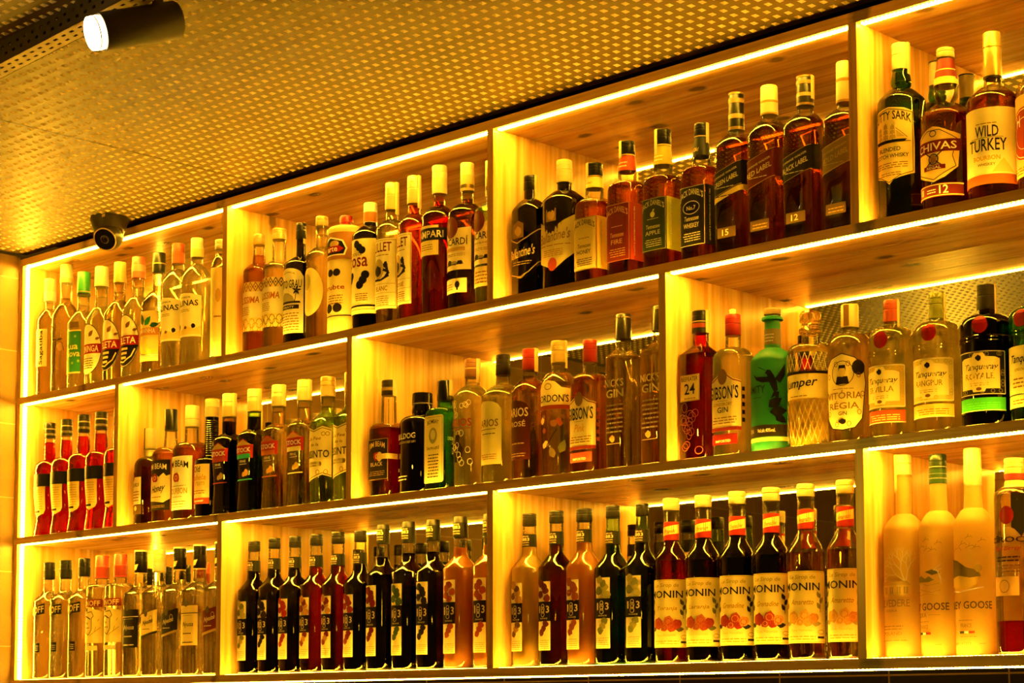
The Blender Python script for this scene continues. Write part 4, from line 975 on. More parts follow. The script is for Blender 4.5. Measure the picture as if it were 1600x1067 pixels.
def absinto(key, label):
    b = Bot(key, 'absinthe_bottle', label, sh='s', group='absinthe bottles with ornate cream labels')
    b.glass((.93, .96, .84)); b.fill(L_GREEN, .235); b.cap((.78, .58, .22), 'screw', [(0, .45, (.66, .50, .22))], metal=.6)
    p = b.sheet([(-.046, .062), (-.024, .056), (0, .062), (.024, .070), (.046, .064), (.046, .178), (.024, .184), (0, .176), (-.024, .184), (-.046, .178)], (.78, .68, .36))
    p.line([(-.045, .066), (-.024, .060), (0, .066), (.024, .074), (.045, .068)], .0014, INK); p.line([(-.045, .174), (-.024, .180), (0, .172), (.024, .180), (.045, .174)], .0014, INK)
    p.text('ABSINTO', -.040, .040, .110, .128, INK); p.text('La Fee', -.02, .02, .152, .160, BROWN, shear=.2); p.text('de la', -.012, .014, .138, .145, BROWN, shear=.2);
    q = b.rect(-.030, .022, .090, .101, (.16, .10, .04), corner=.004, name='label_plaque'); q.small(-.02, .016, .094, .098, 1, CREAM, 3)
    for u in (-.022, .012, .032): p.ring(u, .076, .005, .006, .0012, BROWN)
    for u in (-.034, .026, .036): p.ring(u, .166, .005, .005, .0012, BROWN)
    p.disc(-.026, .074, .003, .008, MAROON); b.done()
absinto('absinto', 'green tinged absinthe bottle with ornate label and gold cap, second from the upright')
absinto('absinto2', 'green tinged absinthe bottle cut off by the upright on its right')

# ================================================================== MIDDLE ROW, third bay: gins
GG = 'gin bottles in the third middle bay'
b = Bot('jbblack', 'bourbon_bottle', 'square dark red bourbon bottle with black label and fluted clear neck', sh='f', sec=6, group=GG, bulge=.0)
b.glass(); b.fill((.40, .02, .014), .158); b.cap((.05, .035, .02), 'screw', [(.3, .5, DGOLD)]); b.seal(1, drop=.002)
for i in range(14):
    a = 2 * PI * i / 14; v = []
    for j in range(6):
        z = b.zn + .002 + (b.zc - b.zn - .006) * j / 5; r = b.rad(z)
        for d_, q in ((-.0011, 0), (0, .0011), (.0011, 0)): v.append(((r + q) * math.sin(a + d_ / r), -(r + q) * math.cos(a + d_ / r), z))
    mesh_obj('flute', v, [(j * 3 + c, j * 3 + c + 1, j * 3 + c + 4, j * 3 + c + 3) for j in range(5) for c in range(2)], thin_glass((.9, .88, .8)), b.root)
p = b.rect(-.034, .034, .040, .133, (.016, .011, .009)); p.line([(-.033, .041), (.033, .041), (.033, .132), (-.033, .132), (-.033, .041)], .001, DGOLD); p.text('JIM BEAM', -.026, .026, .106, .122, GOLD, arch=.006); beam_seal(p, 0, .093, .009); p.text('BLACK', -.020, .020, .071, .080, (.6, .45, .2)); p.small(-.026, .026, .05, .062, 3, DGOLD, 3)
q = b.rect(.008, .060, .086, .098, (.66, .52, .24), off=.0009, name='ribbon'); q.small(.02, .05, .09, .094, 1, BROWN); e = b.oval(.010, .092, .009, .011, (.62, .46, .2), off=.0013, name='emblem'); b.done()

b = Bot('bulldog', 'gin_bottle', 'broad black gin bottle with silver lettering and wide black cap', sh='D', sec=2.4, group=GG, bulge=.002)
b.glass(G_BLACK); b.fill(L_BLACK); b.cap(BLACK, 'sleeve', [(.0, .10, (.45, .36, .18))], rough=.15, rs=1.0)
k = b.ink; k.text('BULLDOG', -.046, .026, .124, .1365, (.66, .60, .46)); k.text('LONDON DRY GIN', -.030, .026, .114, .119, (.50, .42, .3)); k.text('40', -.044, -.028, .052, .060, SILVER); k.small(-.042, .004, .032, .046, 2, SILVER, 3); b.done()

b = Bot('bombay', 'gin_bottle', 'square green glass gin bottle with long cream label and black cap', sh='f', sec=6, group=GG)
b.glass((.20, .62, .20)); b.fill((.55, .92, .45), .185); b.cap(BLACK, 'sleeve', rough=.2); b.seal(1, drop=-.01)
p = b.rect(-.030, .0305, .018, .167, (.62, .52, .24), corner=.005); p.line([(-.028, .022), (.028, .022), (.028, .163), (-.028, .163), (-.028, .022)], .0012, (.2, .2, .1)); p.text('BOMBAY', -.018, .018, .146, .155, INK, arch=.003); p.disc(0, .122, .013, .018, (.20, .20, .12)); p.disc(0, .124, .008, .011, (.45, .4, .22)); p.text('SAPPHIRE', -.020, .020, .092, .099, INK, arch=-.002); p.small(-.018, .018, .03, .085, 8, INK, 3)
q = b.ink; q.text('LONDON DRY', .040, .062, .11, .118, (.5, .55, .2)); b.done()

b = Bot('larios', 'gin_bottle', 'clear gin bottle etched with white ornament, red lettering and dark cap', sh='d', group=GG)
b.glass(); b.fill(None, .235, mat=glow((.98, .94, .72))); b.cap((.26, .10, .04), 'screw', [(.45, .5, GOLD)]); b.seal(1); k = b.ink
k.text('LARIOS', -.038, .032, .134, .151, (.50, .06, .03)); k.rect(-.038, .03, .1285, .1298, (.5, .06, .03))
for s_ in range(9):
    rg = random.Random(s_); u, z = -.022 + .05 * rg.random(), .155 + .032 * rg.random(); k.ring(u, z, .005, .006, .001, (.80, .70, .40))
for s_ in range(14):
    rg = random.Random(s_ + 40); u, z = -.026 + .056 * rg.random(), .052 + .075 * rg.random(); k.ring(u, z, .006, .007, .0011, (.80, .70, .40))
k.poly([(-.012, .056), (.010, .056), (.014, .085), (.004, .1), (.006, .116), (-.006, .116), (-.006, .1), (-.016, .085)], INK); b.done()
b = Bot('larios2', 'gin_bottle', 'clear gin bottle with pale arched panel and black cap', sh='d', group=GG)
b.glass(); b.fill(None, .226, mat=glow((.98, .92, .62))); b.cap((.05, .025, .015), 'screw')
p = b.rect(-.046, .033, .043, .180, (.42, .36, .16), arch=.02); p.text('LARIOS', -.036, .026, .124, .140, (.12, .07, .04)); p.rect(-.034, .02, .118, .1192, INK); p.small(-.02, .02, .108, .113, 1, INK); p.small(-.028, .022, .054, .068, 3, BROWN, 4); b.done()
b = Bot('larios3', 'gin_bottle', 'gin bottle with dark red arched panel, gold lettering and red cap', sh='d', group=GG)
b.glass(); b.fill((.95, .62, .40), .226); b.cap((.48, .02, .015), 'screw'); b.seal(1, drop=.004)
p = b.rect(-.044, .030, .045, .171, (.09, .012, .010), arch=.02); p.text('LARIOS', -.036, .026, .136, .155, (.72, .55, .28)); p.text('ROSÉ', -.022, .020, .115, .129, (.60, .42, .2)); p.small(-.022, .018, .078, .086, 1, DGOLD); p.small(-.026, .02, .052, .062, 2, DGOLD, 3); b.done()
b = Bot('gordons', 'gin_bottle', 'gin bottle with arched cream top label, red stripe and gold cap', sh='d', group=GG, rot=.25)
b.glass(); b.fill((.97, .70, .40), .20); b.cap((.74, .50, .18), 'screw', [(.0, .4, (.62, .40, .14))], metal=.4); b.seal(1)
p = b.sheet([(-.058, .142), (.050, .142), (.050, .185), (.024, .188), (.010, .200), (-.006, .203), (-.022, .200), (-.036, .188), (-.058, .185)], (.80, .64, .30)); p.text("GORDON'S", -.044, .040, .157, .173, INK); p.rect(-.058, .050, .142, .151, (.45, .08, .03)); p.ring(-.006, .190, .009, .007, .0015, BROWN)
k = b.ink
for i in range(9):
    rg = random.Random(i); blob(k, -.03 + .06 * rg.random(), .06 + .07 * rg.random(), .004 + .004 * rg.random(), ((.60, .16, .03), (.8, .5, .2), (.25, .10, .03))[i % 3], i)
k.line([(-.02, .04), (-.006, .07), (.014, .10)], .0018, INK); leaf(k, .02, .05, .03, 1.2, (.12, .12, .03)); leaf(k, .008, .04, .026, 1.9, (.15, .1, .03)); b.done()

def gibson(b, low, top, sub):
    p = b.sheet([(-.040, .050), (.040, .050), (.040, .146), (.026, .149), (.012, .158), (-.010, .158), (-.026, .149), (-.040, .144)], (.70, .58, .30))
    p.line([(-.040, .143), (-.022, .147), (-.008, .157)], .0022, (.35, .08, .03)); p.line([(.010, .157), (.024, .147), (.040, .143)], .0022, (.35, .08, .03))
    e = b.oval(.0, .154, .011, .015, (.16, .08, .04), off=.0011, name='emblem'); p.text("GIBSON'S", -.034, .034, .111, .137, BLACK); p.rect(-.012, .012, .1075, .1082, BROWN)
    for t, z0, z1, w_, c in sub: p.text(t, -w_, w_, z0, z1, c, shear=.25 if t == 'Pink' else 0)
    p.small(-.026, .03, .064, .080, 3, BROWN, 3); p.rect(-.040, .040, .050, .057, (.40, .05, .03))
    q = b.rect(-.030, .031, .024, .044, low); q.text('IMPORTED', -.018, .018, .028, .033, CREAM)
    for i in range(5): q = b.ink; b.ink.rect(.042, .050, .066 + i * .015, .074 + i * .015, top)
    b.done()
b = Bot('gibpink', 'gin_bottle', 'flat sided pink gin bottle with cream label and red screw cap', sh='D', sec=4.5, group='gin bottles with flat cream labels')
b.glass(); b.fill((.97, .58, .34), .20); b.cap((.50, .02, .018), 'screw'); gibson(b, (.60, .14, .07), (.50, .1, .05), [('Pink', .086, .102, .014, (.55, .25, .08))])

def nicks(key, label):
    b = Bot(key, 'gin_bottle', label, sh='s', sec=5, group='tall square etched gin bottles')
    b.glass((.90, .86, .74)); b.fill(L_PALE, .23); b.cap((.035, .022, .012), 'sleeve', [(.84, .87, DGOLD)], rough=.3); k = b.ink
    k.text("NICK'S", -.024, .024, .168, .184, (.50, .40, .2)); k.text('GIN', -.020, .024, .146, .163, (.52, .42, .22)); k.small(-.022, .022, .075, .138, 7, (.40, .32, .16), 3); blob(k, -.004, .063, .007, GOLD, 3); k.rect(-.02, .018, .052, .053, GOLD); b.done()
nicks('nicks', 'tall square etched gin bottle with black cap, second from the upright')
nicks('nicks2', 'tall square etched gin bottle cut off by the upright')

# ================================================================== MIDDLE ROW, fourth bay: gins
GH = 'gin bottles in the right middle bay'
b = Bot('beef24', 'gin_bottle', 'square dark red glass gin bottle with small cream number label', sh='s', sec=6, group=GH)
b.glass((.80, .06, .03)); b.fill((.72, .05, .02), .225); b.cap(BLACK, 'screw', [(.0, .18, BLACK), (.22, .42, (.42, .05, .03)), (.48, .52, GOLD)]); b.seal(1, drop=.0)
p = b.rect(-.026, .0225, .117, .168, (.74, .60, .28)); p.line([(-.0245, .1185), (.021, .1185), (.021, .1665), (-.0245, .1665), (-.0245, .1185)], .0007, BROWN); p.text('BEEFEATER', -.022, .019, .156, .1645, INK); p.text('24', -.014, .012, .130, .151, BLACK); p.small(-.016, .014, .121, .126, 1, BROWN)
k = b.ink
for i in range(16):
    rg = random.Random(i + 3); k.ring(-.024 + .046 * rg.random(), .018 + .09 * rg.random(), .006 + .004 * rg.random(), .007 + .004 * rg.random(), .0009, (.75, .18, .08))
b.done()
b = Bot('gibson', 'gin_bottle', 'flat sided clear gin bottle with cream label, paper slip on its red cap', sh='D', sec=4.5, group='gin bottles with flat cream labels')
b.glass(); b.fill(None, .215, mat=glow((.98, .94, .74))); b.cap((.55, .02, .018), 'screw')
lathe('paper_slip', [(b.H, .0075), (b.H + .004, .0065), (b.H + .0105, .0078)], paint((.72, .6, .36), .7), b.root, seg=7)
gibson(b, (.38, .02, .02), BLACK, [('LONDON DRY', .098, .1045, .022, BROWN), ('GIN', .085, .096, .013, INK)])

b = Bot('amity', 'gin_bottle', 'matte green gin bottle with black hummingbird print and cork stopper', sh='d', group=GH)
b.shell('glass', milky((.015, .21, .065), .45, .45, 'matte_green_glass', .2), 0, b.zc + .001); b.cap((.42, .26, .11), 'cork', rough=.8, rs=1.0)
lathe('lip', [(b.zc - .008, .0145), (b.zc - .006, .0205), (b.zc - .0015, .0205), (b.zc, .018)], milky((.015, .21, .065), .45, .45), b.root)
p = b.neck(b.zn + .006, b.zn + .036, (.10, .075, .04)); p.small(-.01, .012, b.zn + .012, b.zn + .03, 3, GREY, 2)
k = b.ink; k.text('AMITY', -.034, .012, .113, .1275, (.012, .05, .03)); k.small(-.02, .004, .104, .107, 1, INK)
k.poly([(.012, .150), (.016, .156), (.022, .155), (.028, .146), (.034, .132), (.036, .118), (.030, .110), (.024, .122), (.018, .136), (.016, .146)], BLACK); k.line([(.014, .154), (-.002, .162)], .0012, BLACK)
k.poly([(.020, .142), (-.006, .144), (-.016, .150), (-.008, .138), (.006, .132), (.022, .132)], BLACK); k.poly([(.030, .138), (.044, .158), (.050, .168), (.050, .146), (.040, .130)], BLACK); k.poly([(.028, .114), (.022, .100), (.030, .106), (.036, .096), (.038, .114)], BLACK)
leaf(k, .018, .085, .030, .6, BLACK, .32); leaf(k, .02, .075, .034, .1, BLACK, .3); leaf(k, .03, .07, .026, -.6, BLACK, .3)
p = b.rect(-.131, .131, .030, .052, (.035, .025, .015)); p.text('GIN', -.034, -.018, .038, .046, GREY); p.text('Vol.alc.40%vol.', -.006, .03, .038, .045, CREAM); b.rect(-.131, .131, .021, .0285, (.62, .46, .14), name='gold_band'); b.done()

b = Bot('amper', 'gin_bottle', 'cut crystal gin bottle with cream script band and round stopper', sh='D', group=GH)
b.glass((.97, .93, .72)); b.fill(None, .094, mat=milky((.86, .66, .16), .7, .2, 'milky_gin_glow'))  # gin made milky yellow so the lower bottle looks lit
c = lathe('cap', [(b.zc - .002, .014), (b.zc + .002, .0215), (b.zc + .010, .0215), (b.zc + .013, .016), (b.zc + .020, .0165), (b.zc + .024, .0205), (b.zc + .036, .0205), (b.zc + .040, .018), (b.H, .016)], liquid((.95, .88, .6), 0, 1.45, 'crystal'), b.root)
p = b.rect(-.134, .134, .092, .140, (.76, .62, .26)); p.rect(-.134, .134, .138, .143, INK); p.text('Jumper', -.038, .034, .108, .130, INK, shear=.3, slope=.05); p.small(-.02, .02, .096, .1, 1, BROWN)
k = b.ink
for i in range(-9, 10):
    for j in range(5):
        u = i * .0105 + (.00525 if j % 2 else 0); z = .012 + j * .0155
        k.line([(u - .00525, z), (u, z + .0155), (u + .00525, z)],   .0006, (.86, .72, .30))
for i in range(-8, 9): u = i * .0105; k.line([(u - .00525, .145), (u + .00525, .178)], .0009, (.85, .75, .4)); k.line([(u + .00525, .145), (u - .00525, .178)], .0009, (.85, .75, .4))
b.done()

b = Bot('vitoria', 'gin_bottle', 'pale pink gin bottle with portrait label, black dot sticker and tan cap', sh='D', group=GH, rot=.22)
b.glass(); b.fill(None, .20, mat=glow((.98, .80, .52))); b.cap((.74, .58, .28), 'sleeve'); p = b.sheet([(-.006, b.zc + .002), (.005, b.zc + .002), (.005, b.H - .002), (-.006, b.H - .002)], (.14, .06, .02), name='cap_label', on_neck=b.rc * 1.01)
P = [(0, .024), (.022, .028), (.036, .045), (.040, .08), (.044, .11), (.040, .14), (.024, .156), (0, .164), (-.024, .156), (-.040, .14), (-.044, .11), (-.040, .08), (-.036, .045), (-.022, .028)]
p = b.sheet(P, (.76, .62, .30)); p.line(P + [P[0]], .0016, INK); p.ring(0, .128, .022, .023, .0012, INK, 22); p.poly([(-.013, .108), (-.010, .122), (.010, .122), (.013, .108)], INK); p.disc(0, .131, .007, .010, (.62, .45, .2)); p.poly([(-.0075, .132), (-.006, .143), (.006, .143), (.0075, .132), (.005, .137), (-.005, .137)], INK)
p.text('VITÓRIA', -.036, .036, .081, .0965, (.22, .12, .04)); p.text('RÉGIA', -.030, .030, .0625, .0775, (.22, .12, .04)); p.text('GIN', -.008, .008, .051, .058, INK); p.small(-.022, .022, .099, .102, 1, BROWN); blob(p, 0, .040, .007, INK, 3, sq=.7)
for i in range(10):
    a = i * .63; p.ring(.037 * math.cos(a), .09 + .058 * math.sin(a), .004, .005, .0012, BROWN)
e = b.oval(.030, .138, .012, .014, (.02, .015, .01), off=.0012, name='sticker'); b.done()

def tanq(key, label, word, glass, liq, capc, low, lowtxt, frame, fill_, seal_u=.003):
    b = Bot(key, 'gin_bottle', label, sh='D', group='gin bottles with red wax seals', rot={'ROYALE': .2, 'RANGPUR': .12}.get(word, 0))
    b.glass(glass); b.fill(None if liq == 'g' else liq, b.zc - .006, mat=glow((.97, .88, .48)) if liq == 'g' else None); b.cap(capc, 'screw', [(0, .5, capc)])
    for z in (.150, .1555): lathe('collar', [(z, b.R + .0002), (z + .0016, b.R + .0016), (z + .0034, b.R + .0016), (z + .005, b.R + .0002)], thin_glass(glass or (.95, .95, .92)), b.root, close=False)
    if word == '':
        p = b.rect(-.05, .034, .049, .131, (.72, .66, .32)); p.text('Tanqueray', -.034, .030, .098, .116, INK, shear=.3); p.text('LONDON DRY GIN', -.02, .02, .088, .093, BROWN); p.small(-.026, .02, .06, .08, 3, BROWN, 2); q = b.rect(-.05, .034, .026, .047, (.66, .58, .24)); q.small(-.03, .02, .032, .042, 2, BROWN)
    else:
        W = .047
        p = b.rect(-W, W, .055, .133, frame, corner=.004); p.line([(-W + .001, .057), (W - .001, .057), (W - .001, .131), (-W + .001, .131), (-W + .001, .057)], .0012, CREAM)
        for i in range(18):
            rg = random.Random(i + len(word)); e_ = i % 4; t = rg.random()
            u, z = ((-.040 + .08 * t, .062), (-.040 + .08 * t, .126), (-.041, .062 + .064 * t), (.041, .062 + .064 * t))[e_]; p.ring(u, z, .0035, .0035, .0009, fill_)
        p.poly([(-.036, .066), (-.012, .066), (-.010, .061), (.010, .061), (.012, .066), (.036, .066), (.036, .118), (.028, .121), (.012, .122), (.008, .129), (-.008, .129), (-.012, .122), (-.028, .121), (-.036, .118)], (.82, .68, .32))
        blob(p, 0, .120, .005, INK, 3); p.text('Tanqueray', -.030, .030, .096, .110, INK, shear=.3); p.text(word, -.026, .026, .083, .0935, (.22, .13, .04)); p.small(-.016, .016, .072, .079, 2, BROWN, 2); p.disc(0, .066, .005, .003, BROWN)
        q = b.rect(-W, W, .028, .051, low); q.small(-.028, .036, .033, .045, 3, lowtxt, 4); q.line([(-W, .0288), (W, .0288)], .0012, CREAM)
    z = .178
    e = b.oval(seal_u, z, .0135, .0155, (.40, .012, .010), off=.0018, name='wax_seal', rough=.3); e.ring(seal_u, z, .0105, .012, .0016, (.14, .006, .005)); e.ring(seal_u, z, .0062, .0072, .0016, (.14, .006, .005))
    return b
b = tanq('sevilla', 'gin bottle with red seal, cream label over an orange red strip', 'SEVILLA', None, 'g', (.62, .08, .04), (.62, .14, .05), GOLD, (.46, .34, .14), (.70, .4, .1)); b.seal(1); b.done()
b = tanq('rangpur', 'gin bottle with red seal, cream label over a tan strip, green gold cap', 'RANGPUR', None, 'g', (.34, .36, .06), (.72, .40, .10), BROWN, (.62, .50, .20), (.40, .30, .1)); b.seal(1); b.done()
b = tanq('royale', 'black gin bottle with red seal and bright green label strip', 'ROYALE', (.10, .06, .03), L_BLACK, (.03, .018, .012), (.05, .42, .04), (.10, .55, .05), (.014, .010, .008), (.30, .22, .08)); b.seal(1); b.done()
b = tanq('tanq', 'green gin bottle with red seal, cut off by the frame edge', '', (.18, .58, .16), (.6, .9, .4), (.4, .3, .1), None, None, None, None, -.004); b.done()

# ================================================================== BOTTOM ROW, first bay: vodkas
GV = 'clear vodka bottles in the bottom left bay'
def smir(key, label, tilt):
    b = Bot(key, 'vodka_bottle', label, sh='s', group='vodka bottles with tilted black bands')
    b.glass(); b.fill(L_CLEAR, .245); b.cap((.015, .012, .010), 'screw'); z = b.zc
    q = b.sheet([(-.05, z + .004), (.05, z + .004), (.05, z + .024), (-.05, z + .024)], BLACK, name='cap_label', on_neck=b.rc * 1.015)
    p = b.sheet([(-.064, .172 - tilt), (.031, .172 + tilt), (.031, .200 + tilt), (-.064, .196 - tilt)], BLACK, rough=.35); p.text('SMIRNOFF', -.062, .0285, .177, .195, (.72, .55, .2), slope=tilt / .048)
    k = b.ink; q = b.rect(.000, .018, .075, .10, BLACK, name='small_label'); q.small(.003, .015, .08, .096, 3, (.5, .4, .2), 2); b.done()
smir('smir1', 'clear vodka bottle with black cap, beside the left panel, bottom row', .008)
smir('smir2', 'clear vodka bottle with black cap, second from the left panel, bottom row', .004)
smir('smir3', 'clear vodka bottle with black cap, next to the red capped pair', .006)
def smirr(key, label):
    b = Bot(key, 'vodka_bottle', label, sh='D', group='vodka bottles with red caps')
    b.glass(); b.fill(L_CLEAR, .240); b.cap((.72, .07, .05), 'sleeve', [(.06, .48, (.42, .03, .025)), (.52, .54, (.8, .2, .12))])
    p = b.rect(-.054, .043, .188, .209, (.40, .08, .025)); p.text('SMIRNOFF', -.052, .036, .191, .205, (.78, .55, .2))
    p = b.sheet([(-.043, .093), (.044, .093), (.044, .176), (.020, .182), (-.004, .190), (-.02, .182), (-.043, .180)], (.82, .62, .24))
    p.line([(-.014, .172), (.012, .176), (.018, .164), (.012, .158), (.012, .128), (.002, .114), (-.010, .120), (-.016, .130)], .0018, INK); p.line([(-.018, .158), (-.010, .164), (.0, .160), (.008, .156)], .003, INK); p.rect(-.014, -.004, .176, .186, INK)
    p.text('No', -.010, .000, .142, .150, INK); p.small(-.012, .006, .132, .138, 1, BROWN); p.line([(.006, .112), (.022, .122), (.038, .134)], .0010, BROWN); p.line([(.022, .122), (.026, .136)], .001, BROWN); p.line([(.03, .15), (.034, .156)], .001, BROWN)
    q = b.rect(-.030, .030, .074, .086, (.70, .55, .24), name='small_label'); b.done()
smirr('smirr1', 'clear vodka bottle with red cap and cream label, first of the red capped pair')
smirr('smirr2', 'clear vodka bottle with red cap and cream label, second of the red capped pair')

def nat(key, label, col, ink, slant, capc, edge):
    b = Bot(key, 'vodka_bottle', label, sh='s', sec=4.5, group='faceted clear spirit bottles by the bottom upright')
    b.glass(); b.fill(L_CLEAR, .245); b.cap(capc, 'screw', [(.93, 1.0, CREAM)] if capc == BLACK else [(.05, .42, CREAM)])
    if capc == BLACK: k = b.neck(b.zc - .002, b.zc - .0005, GOLD); q = b.sheet([(-.006, b.zc + .006), (.004, b.zc + .008), (.010, b.zc + .022), (-.002, b.zc + .020)], (.62, .48, .2), name='cap_label', on_neck=b.rc * 1.015)
    W = .0355; s_ = .20 if slant else 0; z0, z1 = (.110, .164) if slant else (.076, .175)
    p = b.sheet([(-W, z0 - s_ * W), (W, z0 + s_ * W), (W, z1 + s_ * W), (-W, z1 - s_ * W)], col)
    if edge: b.sheet([(-W, z0 - .006 - s_ * W), (W, z0 - .006 + s_ * W), (W, z0 + s_ * W), (-W, z0 - s_ * W)], edge, name='label_strip')
    zc = (z0 + z1) / 2; p.text('Nyussa', -.020, .022, zc - .006, zc + .009, ink, shear=.3, slope=s_)
    if not slant:
        p.rect(-W, W, .155, .157, ink); p.rect(-.02, .02, .150, .1506, ink); p.small(-.018, .018, .104, .112, 1, ink); p.small(-.024, .024, .082, .09, 1, ink, 4)
    else: p.small(-.02, .012, zc - .016, zc - .011, 1, ink); p.ring(.016, zc + .012, .006, .007, .0010, ink)
    e = b.oval(-.004, z1 + .006 if not slant else z1 - .002, .007, .009, (.10, .07, .03), off=.0012, name='emblem'); e.ring(-.004, z1 + .006 if not slant else z1 - .002, .005, .0065, .0012, (.6, .45, .2)); b.done()
nat('nat1', 'clear spirit bottle with upright black label, next after the red capped pair', BLACK, (.70, .55, .24), False, BLACK, None)
nat('nat2', 'clear spirit bottle with slanted cream label and cream cap', (.80, .60, .24), INK, True, (.82, .66, .34), INK)
nat('nat3', 'clear spirit bottle with slanted black label and black cap', (.018, .014, .010), (.70, .55, .24), True, BLACK, DGOLD)
nat('nat4', 'clear spirit bottle with upright cream label and black cap', (.80, .60, .26), INK, False, BLACK, None)
nat('nat5', 'clear spirit bottle with slanted dark red label, cut off by the upright', (.22, .016, .014), (.72, .5, .22), True, BLACK, DGOLD)

# ================================================================== BOTTOM ROW: syrups
GS = 'dark necked syrup bottles with fruit labels'
def syrup(key, label, kind, fruit, ur=.0155, sleeve=False, glass=None, fr2=None, w_=.036):
    b = Bot(key, 'syrup_bottle', label, sh='s', group=GS)
    b.glass(glass)
    top = b.zn + .03 if not sleeve else b.zn + .018
    if kind[0] == 'm': b.fill(None, top, mat=milky(kind[1], .6, .25, 'cloudy_syrup'))
    else: b.fill(kind[1], top)
    b.cap((.055, .042, .028), 'screw' if not sleeve else 'sleeve', rough=.4)
    zs = (.034, .094, .1345, .176) if not sleeve else (.034, .098, .145, .193)
    u1 = ur; u0 = ur - w_; uc = (u0 + u1) / 2 + .0015
    p = b.rect(u0, u1, zs[0], zs[3], (.72, .62, .32)); p.rect(u0 - .0005, u1 + .0005, zs[1], zs[2], (.010, .008, .010))
    h = zs[2] - zs[1]; c = (.52, .40, .2)
    p.text('1', uc - .015, uc - .0105, zs[1] + h * .42, zs[1] + h * .78, c); p.text('3', uc + .0065, uc + .014, zs[1] + h * .42, zs[1] + h * .78, c)
    for zc_, r in ((zs[1] + h * .76, .0045), (zs[1] + h * .60, .0052)): p.ring(uc - .002, zc_, r, r * 1.1, .0014, c)
    for zc_, r in ((zs[1] + h * .50, .0045), (zs[1] + h * .34, .0052)): p.ring(uc - .002, zc_, r, r * 1.1, .0014, c)
    p.text('FRANCE', uc - .010, uc + .010, zs[1] + h * .10, zs[1] + h * .17, c)
    rg = random.Random(key); f2 = fr2 or fruit
    for i in range(5): blob(p, uc + .009 * math.sin(i * 2.4 + len(key)), zs[2] + .007 + i * .0075, .0075 + .002 * rg.random(), fruit if i % 2 else f2, i + ord(key[-1]))
    for i in range(3): blob(p, uc + .006 * math.sin(i * 2.1 + 1), zs[1] - .006 - i * .009, .0075, f2 if i % 2 else fruit, i + 20 + ord(key[-1]))
    p.small(uc - .014, uc + .014, zs[0] + .003, zs[0] + .024, 5, GREY, ord(key[-1]))
    if not sleeve:
        n = b.neck(b.zn + .018, b.zn + .045, (.012, .010, .009)); n.text('DEPUIS', -.009, .009, b.zn + .0385, b.zn + .0415, (.62, .48, .22)); n.text('1883', -.011, .011, b.zn + .0305, b.zn + .037, (.70, .54, .24)); n.text('MAISON', -.010, .010, b.zn + .0255, b.zn + .0285, (.62, .48, .22)); n.text('ROUTIN', -.010, .010, b.zn + .0205, b.zn + .0235, (.62, .48, .22))
    else:
        z = b.zc; q = b.sheet([(-.046, z + .001), (.046, z + .001), (.046, z + .033), (-.046, z + .033)], (.012, .010, .009), name='cap_sleeve', on_neck=b.rc * 1.02)
        q.flush = lambda: None
        Q = Print(b, q.obj); old = b.on; rr = b.rc * 1.02
        def onr(u, zz, off, r_=None): return old(u, zz, off, rr)
        b.on = onr; Q.text('DEPUIS', -.008, .010, z + .0275, z + .0305, (.66, .52, .24)); Q.text('1883', -.010, .012, z + .019, z + .026, (.74, .58, .26)); Q.text('MAISON', -.009, .011, z + .0125, z + .0155, (.66, .52, .24)); Q.text('ROUTIN', -.009, .011, z + .007, z + .010, (.66, .52, .24)); Q.flush(); b.on = old; b.cache = {}
    b.done()
DK = ('l', (.030, .014, .006)); RS = ('l', (.62, .018, .012)); OR = ('m', (.72, .30, .07)); YL = ('m', (.86, .60, .16)); GR = ('l', (.012, .13, .03)); PE = ('m', (.80, .36, .10))
syrup('r1', 'dark syrup bottle with sketched green leaf label, first in its bay', DK, (.16, .15, .06), .0158, fr2=(.4, .32, .12))
syrup('r2', 'black syrup bottle with black berry label, second in its bay', DK, BLACK, .0158, fr2=(.05, .03, .02))
syrup('r3', 'dark syrup bottle with red strawberry label, third in its bay', DK, (.50, .04, .015), .0158)
syrup('r4', 'red syrup bottle with brown fruit label, first of the red pair', RS, (.26, .05, .02), .0165, fr2=(.45, .2, .08))
syrup('r5', 'red syrup bottle with round fruit label, second of the red pair', RS, (.24, .03, .015), .0165, fr2=(.4, .18, .08))
syrup('r6', 'dark syrup bottle with red cherry label, right after the red pair', DK, (.34, .04, .02), .016)
syrup('r7', 'dark syrup bottle with dark red cherries and black neck sleeve', DK, (.24, .016, .012), .016, True)
syrup('r8', 'dark syrup bottle with blue green pod label and black neck sleeve', DK, (.04, .07, .045), .0165, True)
syrup('r9', 'dark syrup bottle with dark leaf label and black neck sleeve', DK, (.03, .022, .014), .019, True)
syrup('r10', 'orange syrup bottle with peach label, first of the orange pair by the upright', OR, (.52, .12, .03), .019, True)
syrup('r11', 'orange syrup bottle with peach label, against the upright', OR, (.52, .12, .03), .021, True)
syrup('q1', 'cloudy yellow syrup bottle with sliced fruit label, first in its bay', YL, (.14, .06, .03), .0135, fr2=(.4, .2, .08))
syrup('q2', 'dark brown syrup bottle with brown nut label, beside the yellow one', ('l', (.16, .02, .008)), (.20, .04, .02), .0155)
syrup('q3', 'peach coloured syrup bottle with peach label between darker bottles', PE, (.42, .12, .04), .0165)
syrup('q4', 'green syrup bottle with leaf and apple label, first of the green pair', GR, (.16, .16, .05), .021, glass=(.6, .85, .6), fr2=(.32, .28, .1))
syrup('q5', 'green syrup bottle with leaf and apple label, second of the green pair', GR, (.18, .18, .06), .0235, glass=(.6, .85, .6), fr2=(.34, .3, .1))

